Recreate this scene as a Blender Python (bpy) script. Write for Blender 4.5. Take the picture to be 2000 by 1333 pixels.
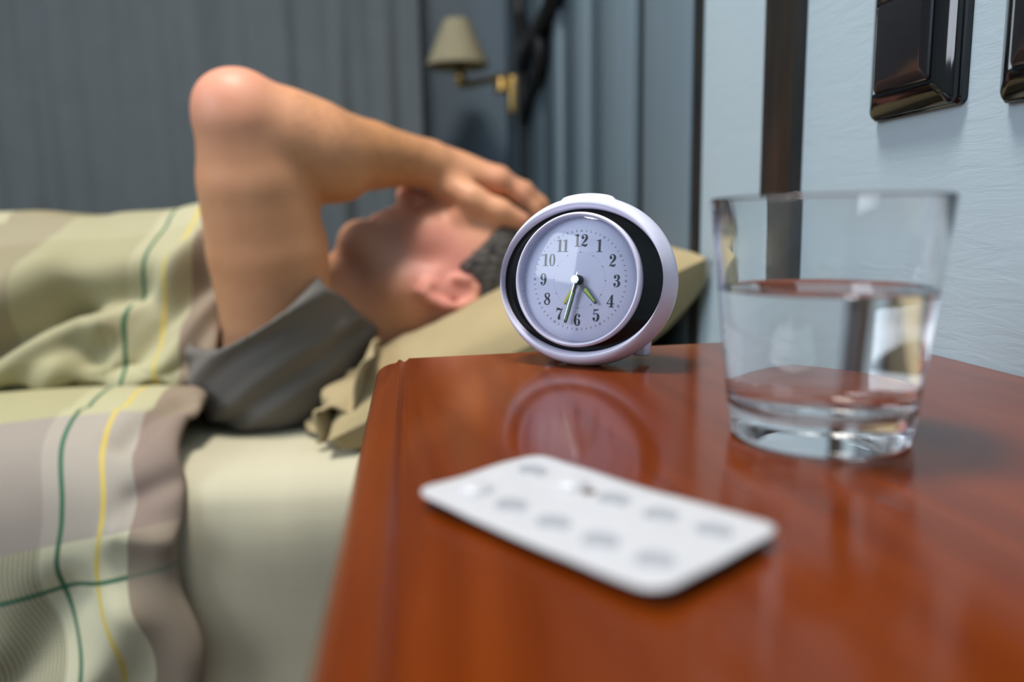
import bpy, bmesh, math, random
import numpy as np
from mathutils import Vector, Matrix, noise as mnoise

random.seed(4)
scene = bpy.context.scene
COL = scene.collection
for o in list(bpy.data.objects):
    bpy.data.objects.remove(o)

# ------------------------------------------------------------------ camera
F_PX = 1500.0
PITCH, YAW, ROLL = 0.154398, 0.128373, math.radians(1.0)
cam_d = bpy.data.cameras.new('camera')
cam_d.sensor_width = 36.0
cam_d.lens = 36.0 * F_PX / 2000.0
cam_d.clip_start = 0.01
cam_d.dof.use_dof = True
cam_d.dof.focus_distance = 0.412
cam_d.dof.aperture_fstop = 3.6
cam = bpy.data.objects.new('camera', cam_d)
COL.objects.link(cam)
fw = Vector((math.sin(YAW) * math.cos(PITCH), math.cos(YAW) * math.cos(PITCH), -math.sin(PITCH)))
r0 = Vector((math.cos(YAW), -math.sin(YAW), 0))
u0 = r0.cross(fw)
rt = r0 * math.cos(ROLL) - u0 * math.sin(ROLL)
up = r0 * math.sin(ROLL) + u0 * math.cos(ROLL)
m4 = Matrix.Identity(4)
for i in range(3):
    m4[i][0], m4[i][1], m4[i][2] = rt[i], up[i], -fw[i]
m4.translation = (0, 0, 0.68)
cam.matrix_world = m4
scene.camera = cam

# ------------------------------------------------------------------ light and exposure
world = bpy.data.worlds.new('world')
scene.world = world
world.use_nodes = True
world.node_tree.nodes['Background'].inputs[0].default_value = (0.80, 0.88, 1.0, 1)
world.node_tree.nodes['Background'].inputs[1].default_value = 0.9


def area_light(name, loc, target, size, power, color, shape='DISK', size_y=None):
    d = bpy.data.lights.new(name, 'AREA')
    d.shape = shape
    d.size = size
    if size_y:
        d.size_y = size_y
    d.energy = power
    d.color = color
    o = bpy.data.objects.new(name, d)
    COL.objects.link(o)
    o.location = loc
    o.rotation_euler = (Vector(target) - Vector(loc)).to_track_quat('-Z', 'Y').to_euler()
    return o


LAMP = (-0.24, 0.45, 2.36)
area_light('ceiling_lamp_light', (LAMP[0], LAMP[1], LAMP[2] - 0.09), (LAMP[0], LAMP[1], 0), 0.42, 36, (1.0, 0.95, 0.88))
# daylight entering through the window in the left wall
RX0 = -2.5
WIN = (-1.25, 0.15, 1.15, 2.40)          # y0, y1, z0, z1
area_light('window_daylight', (RX0 + 0.03, -0.55, 1.775), (0, -0.55, 1.775), 1.20, 40, (0.82, 0.90, 1.0), 'RECTANGLE', 1.34)

vs = scene.view_settings
vs.view_transform = 'Standard'
vs.look = 'None'
vs.gamma = 1.0
vs.use_curve_mapping = False
vs.exposure = 0.0


# ------------------------------------------------------------------ helpers
def srgb(r, g, b, a=1.0):
    def f(c):
        c /= 255.0
        return c / 12.92 if c <= 0.04045 else ((c + 0.055) / 1.055) ** 2.4
    return (f(r), f(g), f(b), a)


def new_mat(name, color, rough=0.5, spec=0.5, metal=0.0, **kw):
    m = bpy.data.materials.new(name)
    m.use_nodes = True
    b = m.node_tree.nodes['Principled BSDF']
    b.inputs['Base Color'].default_value = color
    b.inputs['Roughness'].default_value = rough
    b.inputs['Specular IOR Level'].default_value = spec
    b.inputs['Metallic'].default_value = metal
    for k, v in kw.items():
        b.inputs[k.replace('_', ' ')].default_value = v
    return m


class NT:
    def __init__(self, m):
        self.t = m.node_tree
        self.b = self.t.nodes['Principled BSDF']

    def n(self, kind, **props):
        x = self.t.nodes.new('ShaderNode' + kind)
        for k, v in props.items():
            setattr(x, k, v)
        return x

    def l(self, a, b):
        self.t.links.new(a, b)

    def math(self, op, a, b=None, c=None):
        x = self.n('Math', operation=op)
        for i, v in enumerate((a, b, c)):
            if v is None:
                continue
            if isinstance(v, (int, float)):
                x.inputs[i].default_value = v
            else:
                self.l(v, x.inputs[i])
        return x.outputs[0]

    def mix(self, fac, a, b, blend='MIX'):
        x = self.n('MixRGB', blend_type=blend)
        for i, v in enumerate((fac, a, b)):
            if isinstance(v, (int, float)):
                x.inputs[i].default_value = v
            elif isinstance(v, tuple):
                x.inputs[i].default_value = v
            else:
                self.l(v, x.inputs[i])
        return x.outputs[0]

    def noise(self, scale=5, detail=4, rough=0.5, vec=None, dist=0.0):
        x = self.n('TexNoise')
        x.inputs['Scale'].default_value = scale
        x.inputs['Detail'].default_value = detail
        x.inputs['Roughness'].default_value = rough
        x.inputs['Distortion'].default_value = dist
        if vec is not None:
            self.l(vec, x.inputs['Vector'])
        return x.outputs['Fac']

    def coords(self, scale=(1, 1, 1), kind='Object', rot=(0, 0, 0)):
        c = self.n('TexCoord')
        mp = self.n('Mapping')
        mp.inputs['Scale'].default_value = scale
        mp.inputs['Rotation'].default_value = rot
        self.l(c.outputs[kind], mp.inputs['Vector'])
        return mp.outputs[0]

    def ramp(self, fac, stops, interp='LINEAR'):
        x = self.n('ValToRGB')
        x.color_ramp.interpolation = interp
        e = x.color_ramp.elements
        while len(e) < len(stops):
            e.new(0.5)
        for i, (p, c) in enumerate(stops):
            e[i].position = p
            e[i].color = c
        self.l(fac, x.inputs[0])
        return x.outputs[0]

    def bump(self, h, strength=0.3, dist=0.001):
        x = self.n('Bump')
        x.inputs['Strength'].default_value = strength
        x.inputs['Distance'].default_value = dist
        self.l(h, x.inputs['Height'])
        self.l(x.outputs[0], self.b.inputs['Normal'])

    def color(self, c):
        self.l(c, self.b.inputs['Base Color'])


def mesh_obj(name, verts, faces, mat, parent=None, smooth=True, uvs=None):
    me = bpy.data.meshes.new(name)
    me.from_pydata([tuple(v) for v in verts], [], [tuple(f) for f in faces])
    me.update()
    if smooth:
        me.polygons.foreach_set('use_smooth', [True] * len(me.polygons))
    if mat:
        me.materials.append(mat)
    if uvs is not None:
        lay = me.uv_layers.new(name='UVMap')
        vi = np.empty(len(me.loops), np.int32)
        me.loops.foreach_get('vertex_index', vi)
        lay.data.foreach_set('uv', np.asarray(uvs, np.float32)[vi].ravel())
    o = bpy.data.objects.new(name, me)
    COL.objects.link(o)
    if parent:
        o.parent = parent
    return o


def bm_obj(name, bm, mat, parent=None, smooth=False, angle=None):
    me = bpy.data.meshes.new(name)
    bm.normal_update()
    bm.to_mesh(me)
    bm.free()
    if smooth:
        me.polygons.foreach_set('use_smooth', [True] * len(me.polygons))
        if angle:
            me.set_sharp_from_angle(angle=math.radians(angle))
    if mat:
        me.materials.append(mat)
    o = bpy.data.objects.new(name, me)
    COL.objects.link(o)
    if parent:
        o.parent = parent
    return o


def add_box(bm, x0, x1, y0, y1, z0, z1, bevel=0.0, seg=2):
    vsx = [bm.verts.new((x, y, z)) for x in (x0, x1) for y in (y0, y1) for z in (z0, z1)]
    fs = [(0, 1, 3, 2), (4, 6, 7, 5), (0, 4, 5, 1), (2, 3, 7, 6), (0, 2, 6, 4), (1, 5, 7, 3)]
    faces = [bm.faces.new([vsx[i] for i in f]) for f in fs]
    if bevel:
        es = list({e for f in faces for e in f.edges})
        bmesh.ops.bevel(bm, geom=es, offset=bevel, segments=seg, affect='EDGES', profile=0.5)
    return faces


def box(name, x0, x1, y0, y1, z0, z1, mat, parent=None, bevel=0.0, seg=2):
    bm = bmesh.new()
    add_box(bm, x0, x1, y0, y1, z0, z1, bevel, seg)
    return bm_obj(name, bm, mat, parent, smooth=bevel > 0, angle=40 if bevel > 0 else None)


def lathe_data(profile, n=64, sx=1.0, sy=1.0, close=False):
    """profile: (r, z) list, revolved round z."""
    vs_, fs_ = [], []
    m = len(profile)
    for i in range(n):
        a = 2 * math.pi * i / n
        for r, z in profile:
            vs_.append((r * math.cos(a) * sx, r * math.sin(a) * sy, z))
    for i in range(n):
        j = (i + 1) % n
        for k in range(m if close else m - 1):
            k2 = (k + 1) % m
            fs_.append((i * m + k, j * m + k, j * m + k2, i * m + k2))
    return vs_, fs_


def lathe(name, profile, mat, parent=None, n=64, sx=1.0, sy=1.0, close=False, angle=50):
    v, f = lathe_data(profile, n, sx, sy, close)
    bm = bmesh.new()
    bv = [bm.verts.new(p) for p in v]
    for q in f:
        try:
            bm.faces.new([bv[i] for i in q])
        except ValueError:
            pass
    bmesh.ops.remove_doubles(bm, verts=bm.verts, dist=1e-7)
    bmesh.ops.recalc_face_normals(bm, faces=bm.faces)
    return bm_obj(name, bm, mat, parent, smooth=True, angle=angle)


def tube_data(pts, rad, n=10, cap=True):
    """tube along points; rad a number or list"""
    pts = [Vector(p) for p in pts]
    vs_, fs_ = [], []
    prev = None
    for i, p in enumerate(pts):
        t = (pts[min(i + 1, len(pts) - 1)] - pts[max(i - 1, 0)]).normalized()
        if prev is None:
            a = Vector((0, 0, 1)) if abs(t.z) < 0.9 else Vector((1, 0, 0))
            nrm = t.cross(a).normalized()
        else:
            nrm = (prev - t * prev.dot(t)).normalized()
        prev = nrm
        bn = t.cross(nrm)
        r = rad[i] if isinstance(rad, (list, tuple)) else rad
        for k in range(n):
            a = 2 * math.pi * k / n
            vs_.append(p + (nrm * math.cos(a) + bn * math.sin(a)) * r)
    for i in range(len(pts) - 1):
        for k in range(n):
            fs_.append((i * n + k, i * n + (k + 1) % n, (i + 1) * n + (k + 1) % n, (i + 1) * n + k))
    if cap:
        fs_.append(tuple(range(n - 1, -1, -1)))
        fs_.append(tuple((len(pts) - 1) * n + k for k in range(n)))
    return vs_, fs_


def tube(name, pts, rad, mat, parent=None, n=12):
    v, f = tube_data(pts, rad, n)
    o = mesh_obj(name, v, f, mat, parent)
    o.data.set_sharp_from_angle(angle=math.radians(60))
    return o


def catmull(pts, n=8, closed=False):
    pts = [np.array(p, float) for p in pts]
    out = []
    m = len(pts)
    rng = range(m) if closed else range(m - 1)
    for i in rng:
        if closed:
            p0, p1, p2, p3 = pts[(i - 1) % m], pts[i], pts[(i + 1) % m], pts[(i + 2) % m]
        else:
            p0 = pts[i - 1] if i > 0 else 2 * pts[0] - pts[1]
            p1, p2 = pts[i], pts[i + 1]
            p3 = pts[i + 2] if i + 2 < m else 2 * pts[-1] - pts[-2]
        for k in range(n):
            t = k / n
            out.append(0.5 * (2 * p1 + (p2 - p0) * t + (2 * p0 - 5 * p1 + 4 * p2 - p3) * t * t + (3 * p1 - p0 - 3 * p2 + p3) * t ** 3))
    if not closed:
        out.append(pts[-1])
    return np.array(out)


def empty(name, loc=(0, 0, 0), mat=None):
    o = bpy.data.objects.new(name, None)
    COL.objects.link(o)
    if mat is not None:
        o.matrix_world = mat
    else:
        o.location = loc
    return o


def tag(o, label=None, cat=None, group=None, kind=None):
    if label:
        o['label'] = label
    if cat:
        o['category'] = cat
    if group:
        o['group'] = group
    if kind:
        o['kind'] = kind
    return o


def sstep(a, b, x):
    t = np.clip((x - a) / (b - a), 0, 1)
    return t * t * (3 - 2 * t)


# ------------------------------------------------------------------ materials
def mat_wall():
    m = new_mat('blue_wall_paint', srgb(172, 190, 200), 0.55, 0.35)
    t = NT(m)
    v = t.coords((55, 22, 120), rot=(0.35, 0, 0))
    a = t.noise(1.0, 5, 0.62, v, 0.6)
    v2 = t.coords((6, 6, 6))
    b = t.noise(1.0, 3, 0.5, v2)
    t.color(t.mix(t.math('MULTIPLY', b, 0.5), srgb(168, 186, 197), srgb(176, 195, 204)))
    t.bump(a, 0.35, 0.0012)
    return m


def mat_panel(name, c):
    m = new_mat(name, c, 0.45, 0.4)
    t = NT(m)
    a = t.noise(1.0, 3, 0.5, t.coords((20, 20, 1.5)))
    t.color(t.mix(a, tuple(x * 0.85 for x in c[:3]) + (1,), tuple(min(1, x * 1.12) for x in c[:3]) + (1,)))
    return m


def mat_cherry(name='cherry_wood', rough=0.14):
    m = new_mat(name, srgb(132, 60, 24), rough, 0.5)
    t = NT(m)
    v = t.coords((26, 2.4, 26))
    a = t.noise(1.6, 6, 0.6, v, 1.2)
    b = t.noise(1.0, 3, 0.5, t.coords((7, 1.2, 7)))
    c1 = t.ramp(a, [(0.3, srgb(90, 35, 5)), (0.55, srgb(108, 46, 9)), (0.75, srgb(124, 57, 14))])
    t.color(t.mix(t.math('MULTIPLY', b, 0.35), c1, srgb(100, 37, 4)))
    f = t.noise(1.0, 4, 0.6, t.coords((140, 8, 140)))
    t.bump(f, 0.04, 0.0005)
    r = t.noise(1.0, 3, 0.5, t.coords((9, 9, 9)))
    t.l(t.math('MULTIPLY_ADD', r, 0.10, rough - 0.05), t.b.inputs['Roughness'])
    t.b.inputs['Specular IOR Level'].default_value = 0.25
    t.b.inputs['Coat Weight'].default_value = 0.0
    t.b.inputs['Coat Roughness'].default_value = 0.12
    return m


def fabric(name, c, rough=0.9, weave=900, bump=0.25, sheen=0.15):
    m = new_mat(name, c, rough, 0.2)
    t = NT(m)
    v = t.coords((1, 1, 1))
    w = t.noise(weave, 2, 0.5, v)
    s = t.noise(14, 3, 0.5, v)
    t.color(t.mix(s, tuple(x * 0.88 for x in c[:3]) + (1,), tuple(min(1, x * 1.08) for x in c[:3]) + (1,)))
    t.bump(w, bump, 0.0006)
    t.b.inputs['Sheen Weight'].default_value = sheen
    return m


M = {}
M['wall'] = mat_wall()
M['panel_a'] = mat_panel('blue_panel', srgb(112, 130, 142))
M['panel_b'] = mat_panel('dark_blue_panel', srgb(70, 85, 96))
M['panel_c'] = mat_panel('slate_blue_panel', srgb(82, 98, 109))
M['backwall'] = mat_panel('slate_wall_paint', srgb(98, 114, 127))
M['darkwood'] = new_mat('dark_walnut', srgb(46, 40, 35), 0.35, 0.5)
_t = NT(M['darkwood'])
_t.color(_t.ramp(_t.noise(1.0, 4, 0.6, _t.coords((60, 60, 9))), [(0.3, srgb(26, 23, 21)), (0.7, srgb(50, 44, 38))]))
M['cherry'] = mat_cherry()
M['cherry_edge'] = mat_cherry('cherry_wood_moulding', 0.26)
M['cherry_edge'].node_tree.nodes['Principled BSDF'].inputs['Specular IOR Level'].default_value = 0.18
M['black_gloss'] = new_mat('black_gloss_plastic', srgb(14, 14, 17), 0.06, 0.6)
M['black_ring'] = new_mat('black_clock_plastic', srgb(7, 7, 8), 0.16, 0.3)
M['black_switch'] = new_mat('black_rocker_plastic', srgb(30, 29, 33), 0.14, 0.6)
M['iron'] = new_mat('black_iron', srgb(16, 17, 20), 0.5, 0.4)
M['brass'] = new_mat('aged_brass', srgb(176, 148, 92), 0.34, 0.5, 0.85)
M['ceiling'] = new_mat('ceiling_white', srgb(225, 224, 220), 0.8)
M['floor'] = new_mat('brown_floor', srgb(92, 72, 56), 0.5)
for _k in ('ceiling', 'floor', 'iron', 'brass', 'black_gloss', 'black_ring', 'black_switch'):
    _t = NT(M[_k])
    _c = tuple(_t.b.inputs['Base Color'].default_value)
    _t.color(_t.mix(_t.noise(30, 3, 0.5, _t.coords()), tuple(x * 0.92 for x in _c[:3]) + (1,), tuple(min(1, x * 1.06) for x in _c[:3]) + (1,)))
M['curtain'] = fabric('grey_curtain_fabric', srgb(98, 105, 109), 0.85, 500, 0.2, 0.1)
M['shirt'] = fabric('grey_jersey', srgb(108, 103, 98), 0.9, 700, 0.2, 0.1)
M['pillow'] = fabric('beige_cotton', srgb(168, 151, 114), 0.9, 800, 0.2, 0.1)
M['pillow_lower'] = fabric('olive_cotton', srgb(170, 158, 120), 0.9, 800, 0.2, 0.1)
M['pillow_hem'] = fabric('mauve_beige_cotton', srgb(186, 166, 150), 0.9, 800, 0.2, 0.1)
M['shade'] = fabric('cream_shade_cloth', srgb(158, 150, 124), 0.85, 600, 0.1, 0.0)


def mat_sheet():
    m = new_mat('sage_check_sheet', srgb(190, 188, 160), 0.9, 0.2)
    t = NT(m)
    c = t.n('TexCoord')
    sp = t.n('SeparateXYZ')
    t.l(c.outputs['Object'], sp.inputs[0])

    def lines(sock, period, width):
        f = t.math('FRACT', t.math('MULTIPLY', sock, 1.0 / period))
        return t.math('LESS_THAN', f, width)
    lx = lines(sp.outputs[0], 0.021, 0.25)
    lz = lines(t.math('ADD', sp.outputs[1], sp.outputs[2]), 0.021, 0.25)
    k = t.math('MULTIPLY', t.math('ADD', lx, lz), 0.22)
    t.color(t.mix(k, srgb(194, 187, 162), srgb(190, 183, 158)))
    t.bump(t.noise(800, 2, 0.5, t.coords()), 0.2, 0.0006)
    return m


M['sheet'] = mat_sheet()


def mat_duvet():
    """woven check: u = metres from the hem, v = metres along the cloth's cross direction"""
    m = new_mat('check_duvet_cotton', srgb(200, 196, 160), 0.88, 0.2)
    t = NT(m)
    uv = t.n('UVMap')
    sp = t.n('SeparateXYZ')
    t.l(uv.outputs[0], sp.inputs[0])
    u = sp.outputs[0]
    v = t.math('MULTIPLY_ADD', t.math('SUBTRACT', u, 0.1), -0.16, sp.outputs[1])
    cream, yel = srgb(188, 184, 154), srgb(196, 190, 140)
    mauve, brown = srgb(150, 136, 142), srgb(122, 105, 92)
    olive = srgb(166, 160, 120)
    # warp bands across u (0..0.5 m)
    uu = t.math('MULTIPLY', u, 2.0)
    warp = t.ramp(uu, [(0.0, srgb(140, 122, 108)), (0.078, cream), (0.225, srgb(160, 155, 124)), (0.43, brown), (0.62, cream), (0.80, brown)], 'CONSTANT')
    # weft bands across v (0..1 m)
    weft = t.ramp(v, [(0.0, olive), (0.10, srgb(174, 168, 138)), (0.24, srgb(164, 158, 126)), (0.40, srgb(172, 166, 128)), (0.562, mauve), (0.695, srgb(204, 200, 172)), (0.90, olive), (0.97, mauve)], 'CONSTANT')
    inhem = t.math('LESS_THAN', u, 0.039)
    fac = t.math('MULTIPLY_ADD', inhem, -0.44, 0.58)
    base = t.mix(fac, warp, weft)

    # fine check in the band beside the cream stripe
    inband = t.math('MULTIPLY', t.math('GREATER_THAN', u, 0.1125), t.math('LESS_THAN', u, 0.215))
    inv = t.math('GREATER_THAN', v, 0.695)
    fx = t.math('LESS_THAN', t.math('FRACT', t.math('MULTIPLY', u, 250.0)), 0.34)
    fy = t.math('LESS_THAN', t.math('FRACT', t.math('MULTIPLY', v, 330.0)), 0.30)
    fine = t.math('MULTIPLY', t.math('MAXIMUM', fx, t.math('MULTIPLY', fy, 0.6)), t.math('MULTIPLY', inband, inv))
    base = t.mix(t.math('MULTIPLY', fine, 0.8), base, srgb(92, 84, 68))

    def line(sock, pos, w):
        return t.math('LESS_THAN', t.math('ABSOLUTE', t.math('SUBTRACT', sock, pos)), w)
    base = t.mix(t.math('MULTIPLY', line(u, 0.064, 0.0022), 0.85), base, srgb(205, 182, 84))
    base = t.mix(t.math('MULTIPLY', line(u, 0.0975, 0.0021), 0.9), base, srgb(42, 100, 74))
    vline = t.math('MULTIPLY', line(v, 0.737, 0.0021), t.math('MULTIPLY_ADD', inhem, -0.6, 1.0))
    base = t.mix(t.math('MULTIPLY', vline, 0.9), base, srgb(42, 100, 74))
    t.color(base)
    t.bump(t.noise(900, 2, 0.5, t.coords()), 0.2, 0.0006)
    return m


M['duvet'] = mat_duvet()
M['white_plastic'] = new_mat('lavender_white_plastic', srgb(222, 221, 243), 0.22, 0.5)
_t = NT(M['white_plastic'])
_t.color(_t.mix(_t.noise(60, 2, 0.5, _t.coords()), srgb(218, 217, 242), srgb(226, 225, 246)))
_t.b.inputs['Subsurface Weight'].default_value = 0.0
M['dial'] = new_mat('pale_dial', srgb(214, 218, 246), 0.4, 0.4)
_t = NT(M['dial'])
_t.color(_t.mix(_t.noise(80, 2, 0.5, _t.coords()), srgb(211, 216, 245), srgb(218, 221, 248)))
M['ink'] = new_mat('navy_ink', srgb(26, 36, 56), 0.5)
M['hand_dark'] = new_mat('dark_green_hand', srgb(24, 34, 30), 0.3)
M['lume'] = new_mat('lime_lume', srgb(172, 214, 100), 0.5)
M['lume_dull'] = new_mat('green_lume', srgb(118, 158, 120), 0.5)
M['yellow'] = new_mat('yellow_hand', srgb(214, 220, 60), 0.45)
M['steel'] = new_mat('brushed_steel', srgb(214, 216, 218), 0.25, 0.5, 1.0)
M['packwhite'] = new_mat('white_blister_foil', srgb(240, 240, 242), 0.38, 0.5)
_t = NT(M['packwhite'])
_t.color(_t.mix(_t.noise(200, 3, 0.5, _t.coords()), srgb(184, 184, 188), srgb(196, 196, 200)))
_t.bump(_t.noise(120, 3, 0.5, _t.coords()), 0.15, 0.0005)
M['packgrey'] = new_mat('pressed_grey_foil', srgb(158, 161, 168), 0.4, 0.5, 0.1)
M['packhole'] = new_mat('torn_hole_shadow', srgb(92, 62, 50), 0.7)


def mat_glass(name, ior, tint=(1, 1, 1, 1)):
    m = bpy.data.materials.new(name)
    m.use_nodes = True
    t = m.node_tree
    b = t.nodes['Principled BSDF']
    b.inputs['Base Color'].default_value = tint
    b.inputs['Roughness'].default_value = 0.0
    b.inputs['Transmission Weight'].default_value = 1.0
    b.inputs['IOR'].default_value = ior
    return m


M['glass'] = mat_glass('clear_tumbler_glass', 1.48, (0.985, 0.995, 1.0, 1))
M['water'] = mat_glass('still_water', 1.33)


def mat_lens():
    m = bpy.data.materials.new('clear_dome_lens')
    m.use_nodes = True
    t = m.node_tree
    t.nodes.remove(t.nodes['Principled BSDF'])
    out = t.nodes['Material Output']
    fr = t.nodes.new('ShaderNodeFresnel')
    fr.inputs[0].default_value = 1.5
    mul = t.nodes.new('ShaderNodeMath')
    mul.operation = 'MULTIPLY_ADD'
    mul.inputs[1].default_value = 0.8
    mul.inputs[2].default_value = 0.0
    mul.use_clamp = True
    tr = t.nodes.new('ShaderNodeBsdfTransparent')
    gl = t.nodes.new('ShaderNodeBsdfGlossy')
    gl.inputs['Roughness'].default_value = 0.03
    mx = t.nodes.new('ShaderNodeMixShader')
    t.links.new(fr.outputs[0], mul.inputs[0])
    t.links.new(mul.outputs[0], mx.inputs[0])
    t.links.new(tr.outputs[0], mx.inputs[1])
    t.links.new(gl.outputs[0], mx.inputs[2])
    t.links.new(mx.outputs[0], out.inputs[0])
    return m


M['lens'] = mat_lens()

# ------------------------------------------------------------------ room
WX = 0.2987          # plane of the right wall
BY = 2.32            # plane of the back wall
RY0, CZ = -1.6, 2.55
tag(box('floor', RX0, WX + 0.1, RY0, BY + 0.1, -0.06, 0.0, M['floor']), 'brown bedroom floor under the bed and nightstand', kind='structure')
tag(box('ceiling', RX0, WX + 0.1, RY0, BY + 0.1, CZ, CZ + 0.06, M['ceiling']), 'white bedroom ceiling above the bed', kind='structure')
wall_r = tag(box('wall_right', WX, WX + 0.1, RY0, BY + 0.1, 0.0, CZ, M['wall']), 'pale blue textured wall beside the nightstand', kind='structure')
tag(box('wall_back', RX0, WX, BY, BY + 0.1, 0.0, CZ, M['backwall']), 'slate blue far wall behind the lamp', kind='structure')
tag(box('wall_front', RX0, WX + 0.1, RY0 - 0.1, RY0, 0.0, CZ, M['wall']), 'pale blue wall behind the camera', kind='structure')
wl_ = empty('wall_left', (RX0, 0, 0))
for (y0, y1, z0, z1) in ((RY0, WIN[0], 0, CZ), (WIN[1], BY + 0.1, 0, CZ), (WIN[0], WIN[1], 0, WIN[2]), (WIN[0], WIN[1], WIN[3], CZ)):
    box('wall_segment', -0.1, 0.0, y0, y1, z0, z1, M['wall'], wl_)
tag(wl_, 'pale blue wall with the window beyond the foot of the bed', kind='structure')
wn = empty('window_1', (RX0, 0, 0))
for (y0, y1, z0, z1) in ((WIN[0], WIN[1], WIN[2], WIN[2] + 0.04), (WIN[0], WIN[1], WIN[3] - 0.04, WIN[3]), (WIN[0], WIN[0] + 0.04, WIN[2] + 0.04, WIN[3] - 0.04),
                         (WIN[1] - 0.04, WIN[1], WIN[2] + 0.04, WIN[3] - 0.04), (-0.58, -0.52, WIN[2] + 0.04, WIN[3] - 0.04)):
    box('window_frame', -0.07, 0.012, y0, y1, z0, z1, M['ceiling'], wn, bevel=0.003)
tag(wn, 'white framed window in the left wall', kind='structure')

# vertical panelling boards on the far stretch of the right wall (each one a board of its own)
boards = [  # y0, y1, proud, material
    (0.792, 0.955, 0.005, 'panel_a'), (0.985, 1.135, 0.012, 'panel_a'), (1.175, 1.225, 0.006, 'panel_b'),
    (1.232, 1.315, 0.014, 'panel_a'), (1.335, 1.445, 0.006, 'panel_b'), (1.455, 1.510, 0.013, 'panel_a'),
    (1.53, 1.66, 0.006, 'panel_b'), (1.67, 1.78, 0.010, 'panel_c'), (1.80, 1.95, 0.006, 'panel_b'),
    (1.96, 2.08, 0.010, 'panel_c'), (2.10, 2.25, 0.006, 'panel_b')]
box('board_backing', WX - 0.002, WX + 0.001, 0.784, BY, 0.0, CZ, M['iron'], wall_r)
for (a, b, pr, k) in boards:
    box('board', WX - 0.002 - pr, WX - 0.0005, a, b, 0.0, CZ, M[k], wall_r, bevel=0.003)

tr = box('trim_1', WX - 0.0107, WX + 0.002, 0.566, 0.616, 0.0, CZ, M['darkwood'], bevel=0.002)
tag(tr, 'wide dark brown wooden strip on the pale wall', kind='structure')
tr = box('trim_2', WX - 0.006, WX + 0.002, 0.772, 0.781, 0.0, CZ, M['darkwood'], bevel=0.002)
tag(tr, 'narrow dark brown strip where the panelling begins', kind='structure')


# ------------------------------------------------------------------ curtain on the back wall
def make_curtain():
    x0, x1, y = -2.45, 0.045, 2.16
    nu, nz = 900, 14
    rnd = random.Random(7)
    folds = []
    x = x0
    while x < x1:
        w = rnd.uniform(0.05, 0.13)
        folds.append((x, w, rnd.uniform(0.02, 0.05), rnd.uniform(-0.03, 0.05)))
        x += w
    verts, faces = [], []
    for j in range(nz + 1):
        z = 0.03 + (2.42 - 0.03) * j / nz
        for i in range(nu + 1):
            xx = x0 + (x1 - x0) * i / nu
            d = 0.0
            for (fx, w, amp, lean) in folds:
                c = fx + w / 2 + lean * (1.1 - z) * 0.8
                if abs(xx - c) < w:
                    d += amp * (0.5 + 0.5 * math.cos(math.pi * (xx - c) / w)) ** 1.4
            d += 0.006 * mnoise.noise((xx * 30, z * 1.2, 3.0))
            verts.append((xx, y - d, z))
    n1 = nu + 1
    for j in range(nz):
        for i in range(nu):
            faces.append((j * n1 + i, j * n1 + i + 1, (j + 1) * n1 + i + 1, (j + 1) * n1 + i))
    root = empty('curtain', (-1.2, 2.16, 0.03))
    inv = root.matrix_world.inverted() if False else Matrix.Translation((1.2, -2.16, -0.03))
    o = mesh_obj('curtain_cloth', [inv @ Vector(v) for v in verts], faces, M['curtain'], root)
    s = o.modifiers.new('thickness', 'SOLIDIFY')
    s.thickness = 0.003
    hem = []
    v, f = tube_data([(x0 - 0.05, y, 2.45), (x1 + 0.06, y, 2.45)], 0.012, 12)
    mesh_obj('curtain_rod', [inv @ Vector(p) for p in v], f, M['iron'], root)
    tag(root, 'long grey pleated curtain hanging behind the bed', 'curtain')


make_curtain()


# ------------------------------------------------------------------ wall lamp (brass swing arm, cream shade)
def make_wall_lamp():
    root = empty('wall_lamp', (WX - 0.008, 2.09, 0.995))
    S = (-0.155, -0.06, 0.09)                       # shade centre (base)

    prof = [(0.0785, 0.0), (0.0795, 0.0), (0.0795, 0.004), (0.0335, 0.108), (0.033, 0.112), (0.0318, 0.112), (0.0322, 0.107), (0.0775, 0.004), (0.0785, 0.0)]
    v, f = lathe_data(prof, 56)
    sh = mesh_obj('lamp_shade', [(p[0] + S[0], p[1] + S[1], p[2] + S[2] - 0.015) for p in v], f, M['shade'], root)
    sh['label'] = 'cream cone lamp shade'
    v, f = lathe_data([(0.0, 0.0), (0.010, 0.0), (0.016, 0.008), (0.014, 0.022), (0.009, 0.03), (0.009, 0.075), (0.0, 0.078)], 24)
    mesh_obj('lamp_socket', [(p[0] + S[0] + 0.006, p[1] + S[1], p[2] + S[2] - 0.055) for p in v], f, M['brass'], root)
    # looped arm
    arm = catmull([(-0.004, 0, 0.045), (-0.03, -0.005, 0.06), (-0.075, -0.03, 0.048), (-0.12, -0.05, 0.036), (S[0] + 0.004, S[1], 0.032), (S[0] + 0.006, S[1], 0.045)], 8)
    tube('arm', arm, 0.0085, M['brass'], root, 12)
    v, f = lathe_data([(0.0, 0.0), (0.017, 0.0), (0.020, 0.006), (0.017, 0.012), (0.019, 0.03), (0.012, 0.045), (0.0, 0.05)], 24)
    mesh_obj('arm_knuckle', [(p[0] - 0.038, p[1] - 0.008, p[2] + 0.02) for p in v], f, M['brass'], root)
    bm = bmesh.new()
    add_box(bm, -0.022, 0.008, -0.03, 0.03, -0.035, 0.065, 0.010, 3)
    bm_obj('wall_plate', bm, M['brass'], root, True, 40)
    tag(root, 'brass wall lamp with a cream cone shade in the far corner', 'lamp')


make_wall_lamp()


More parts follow.
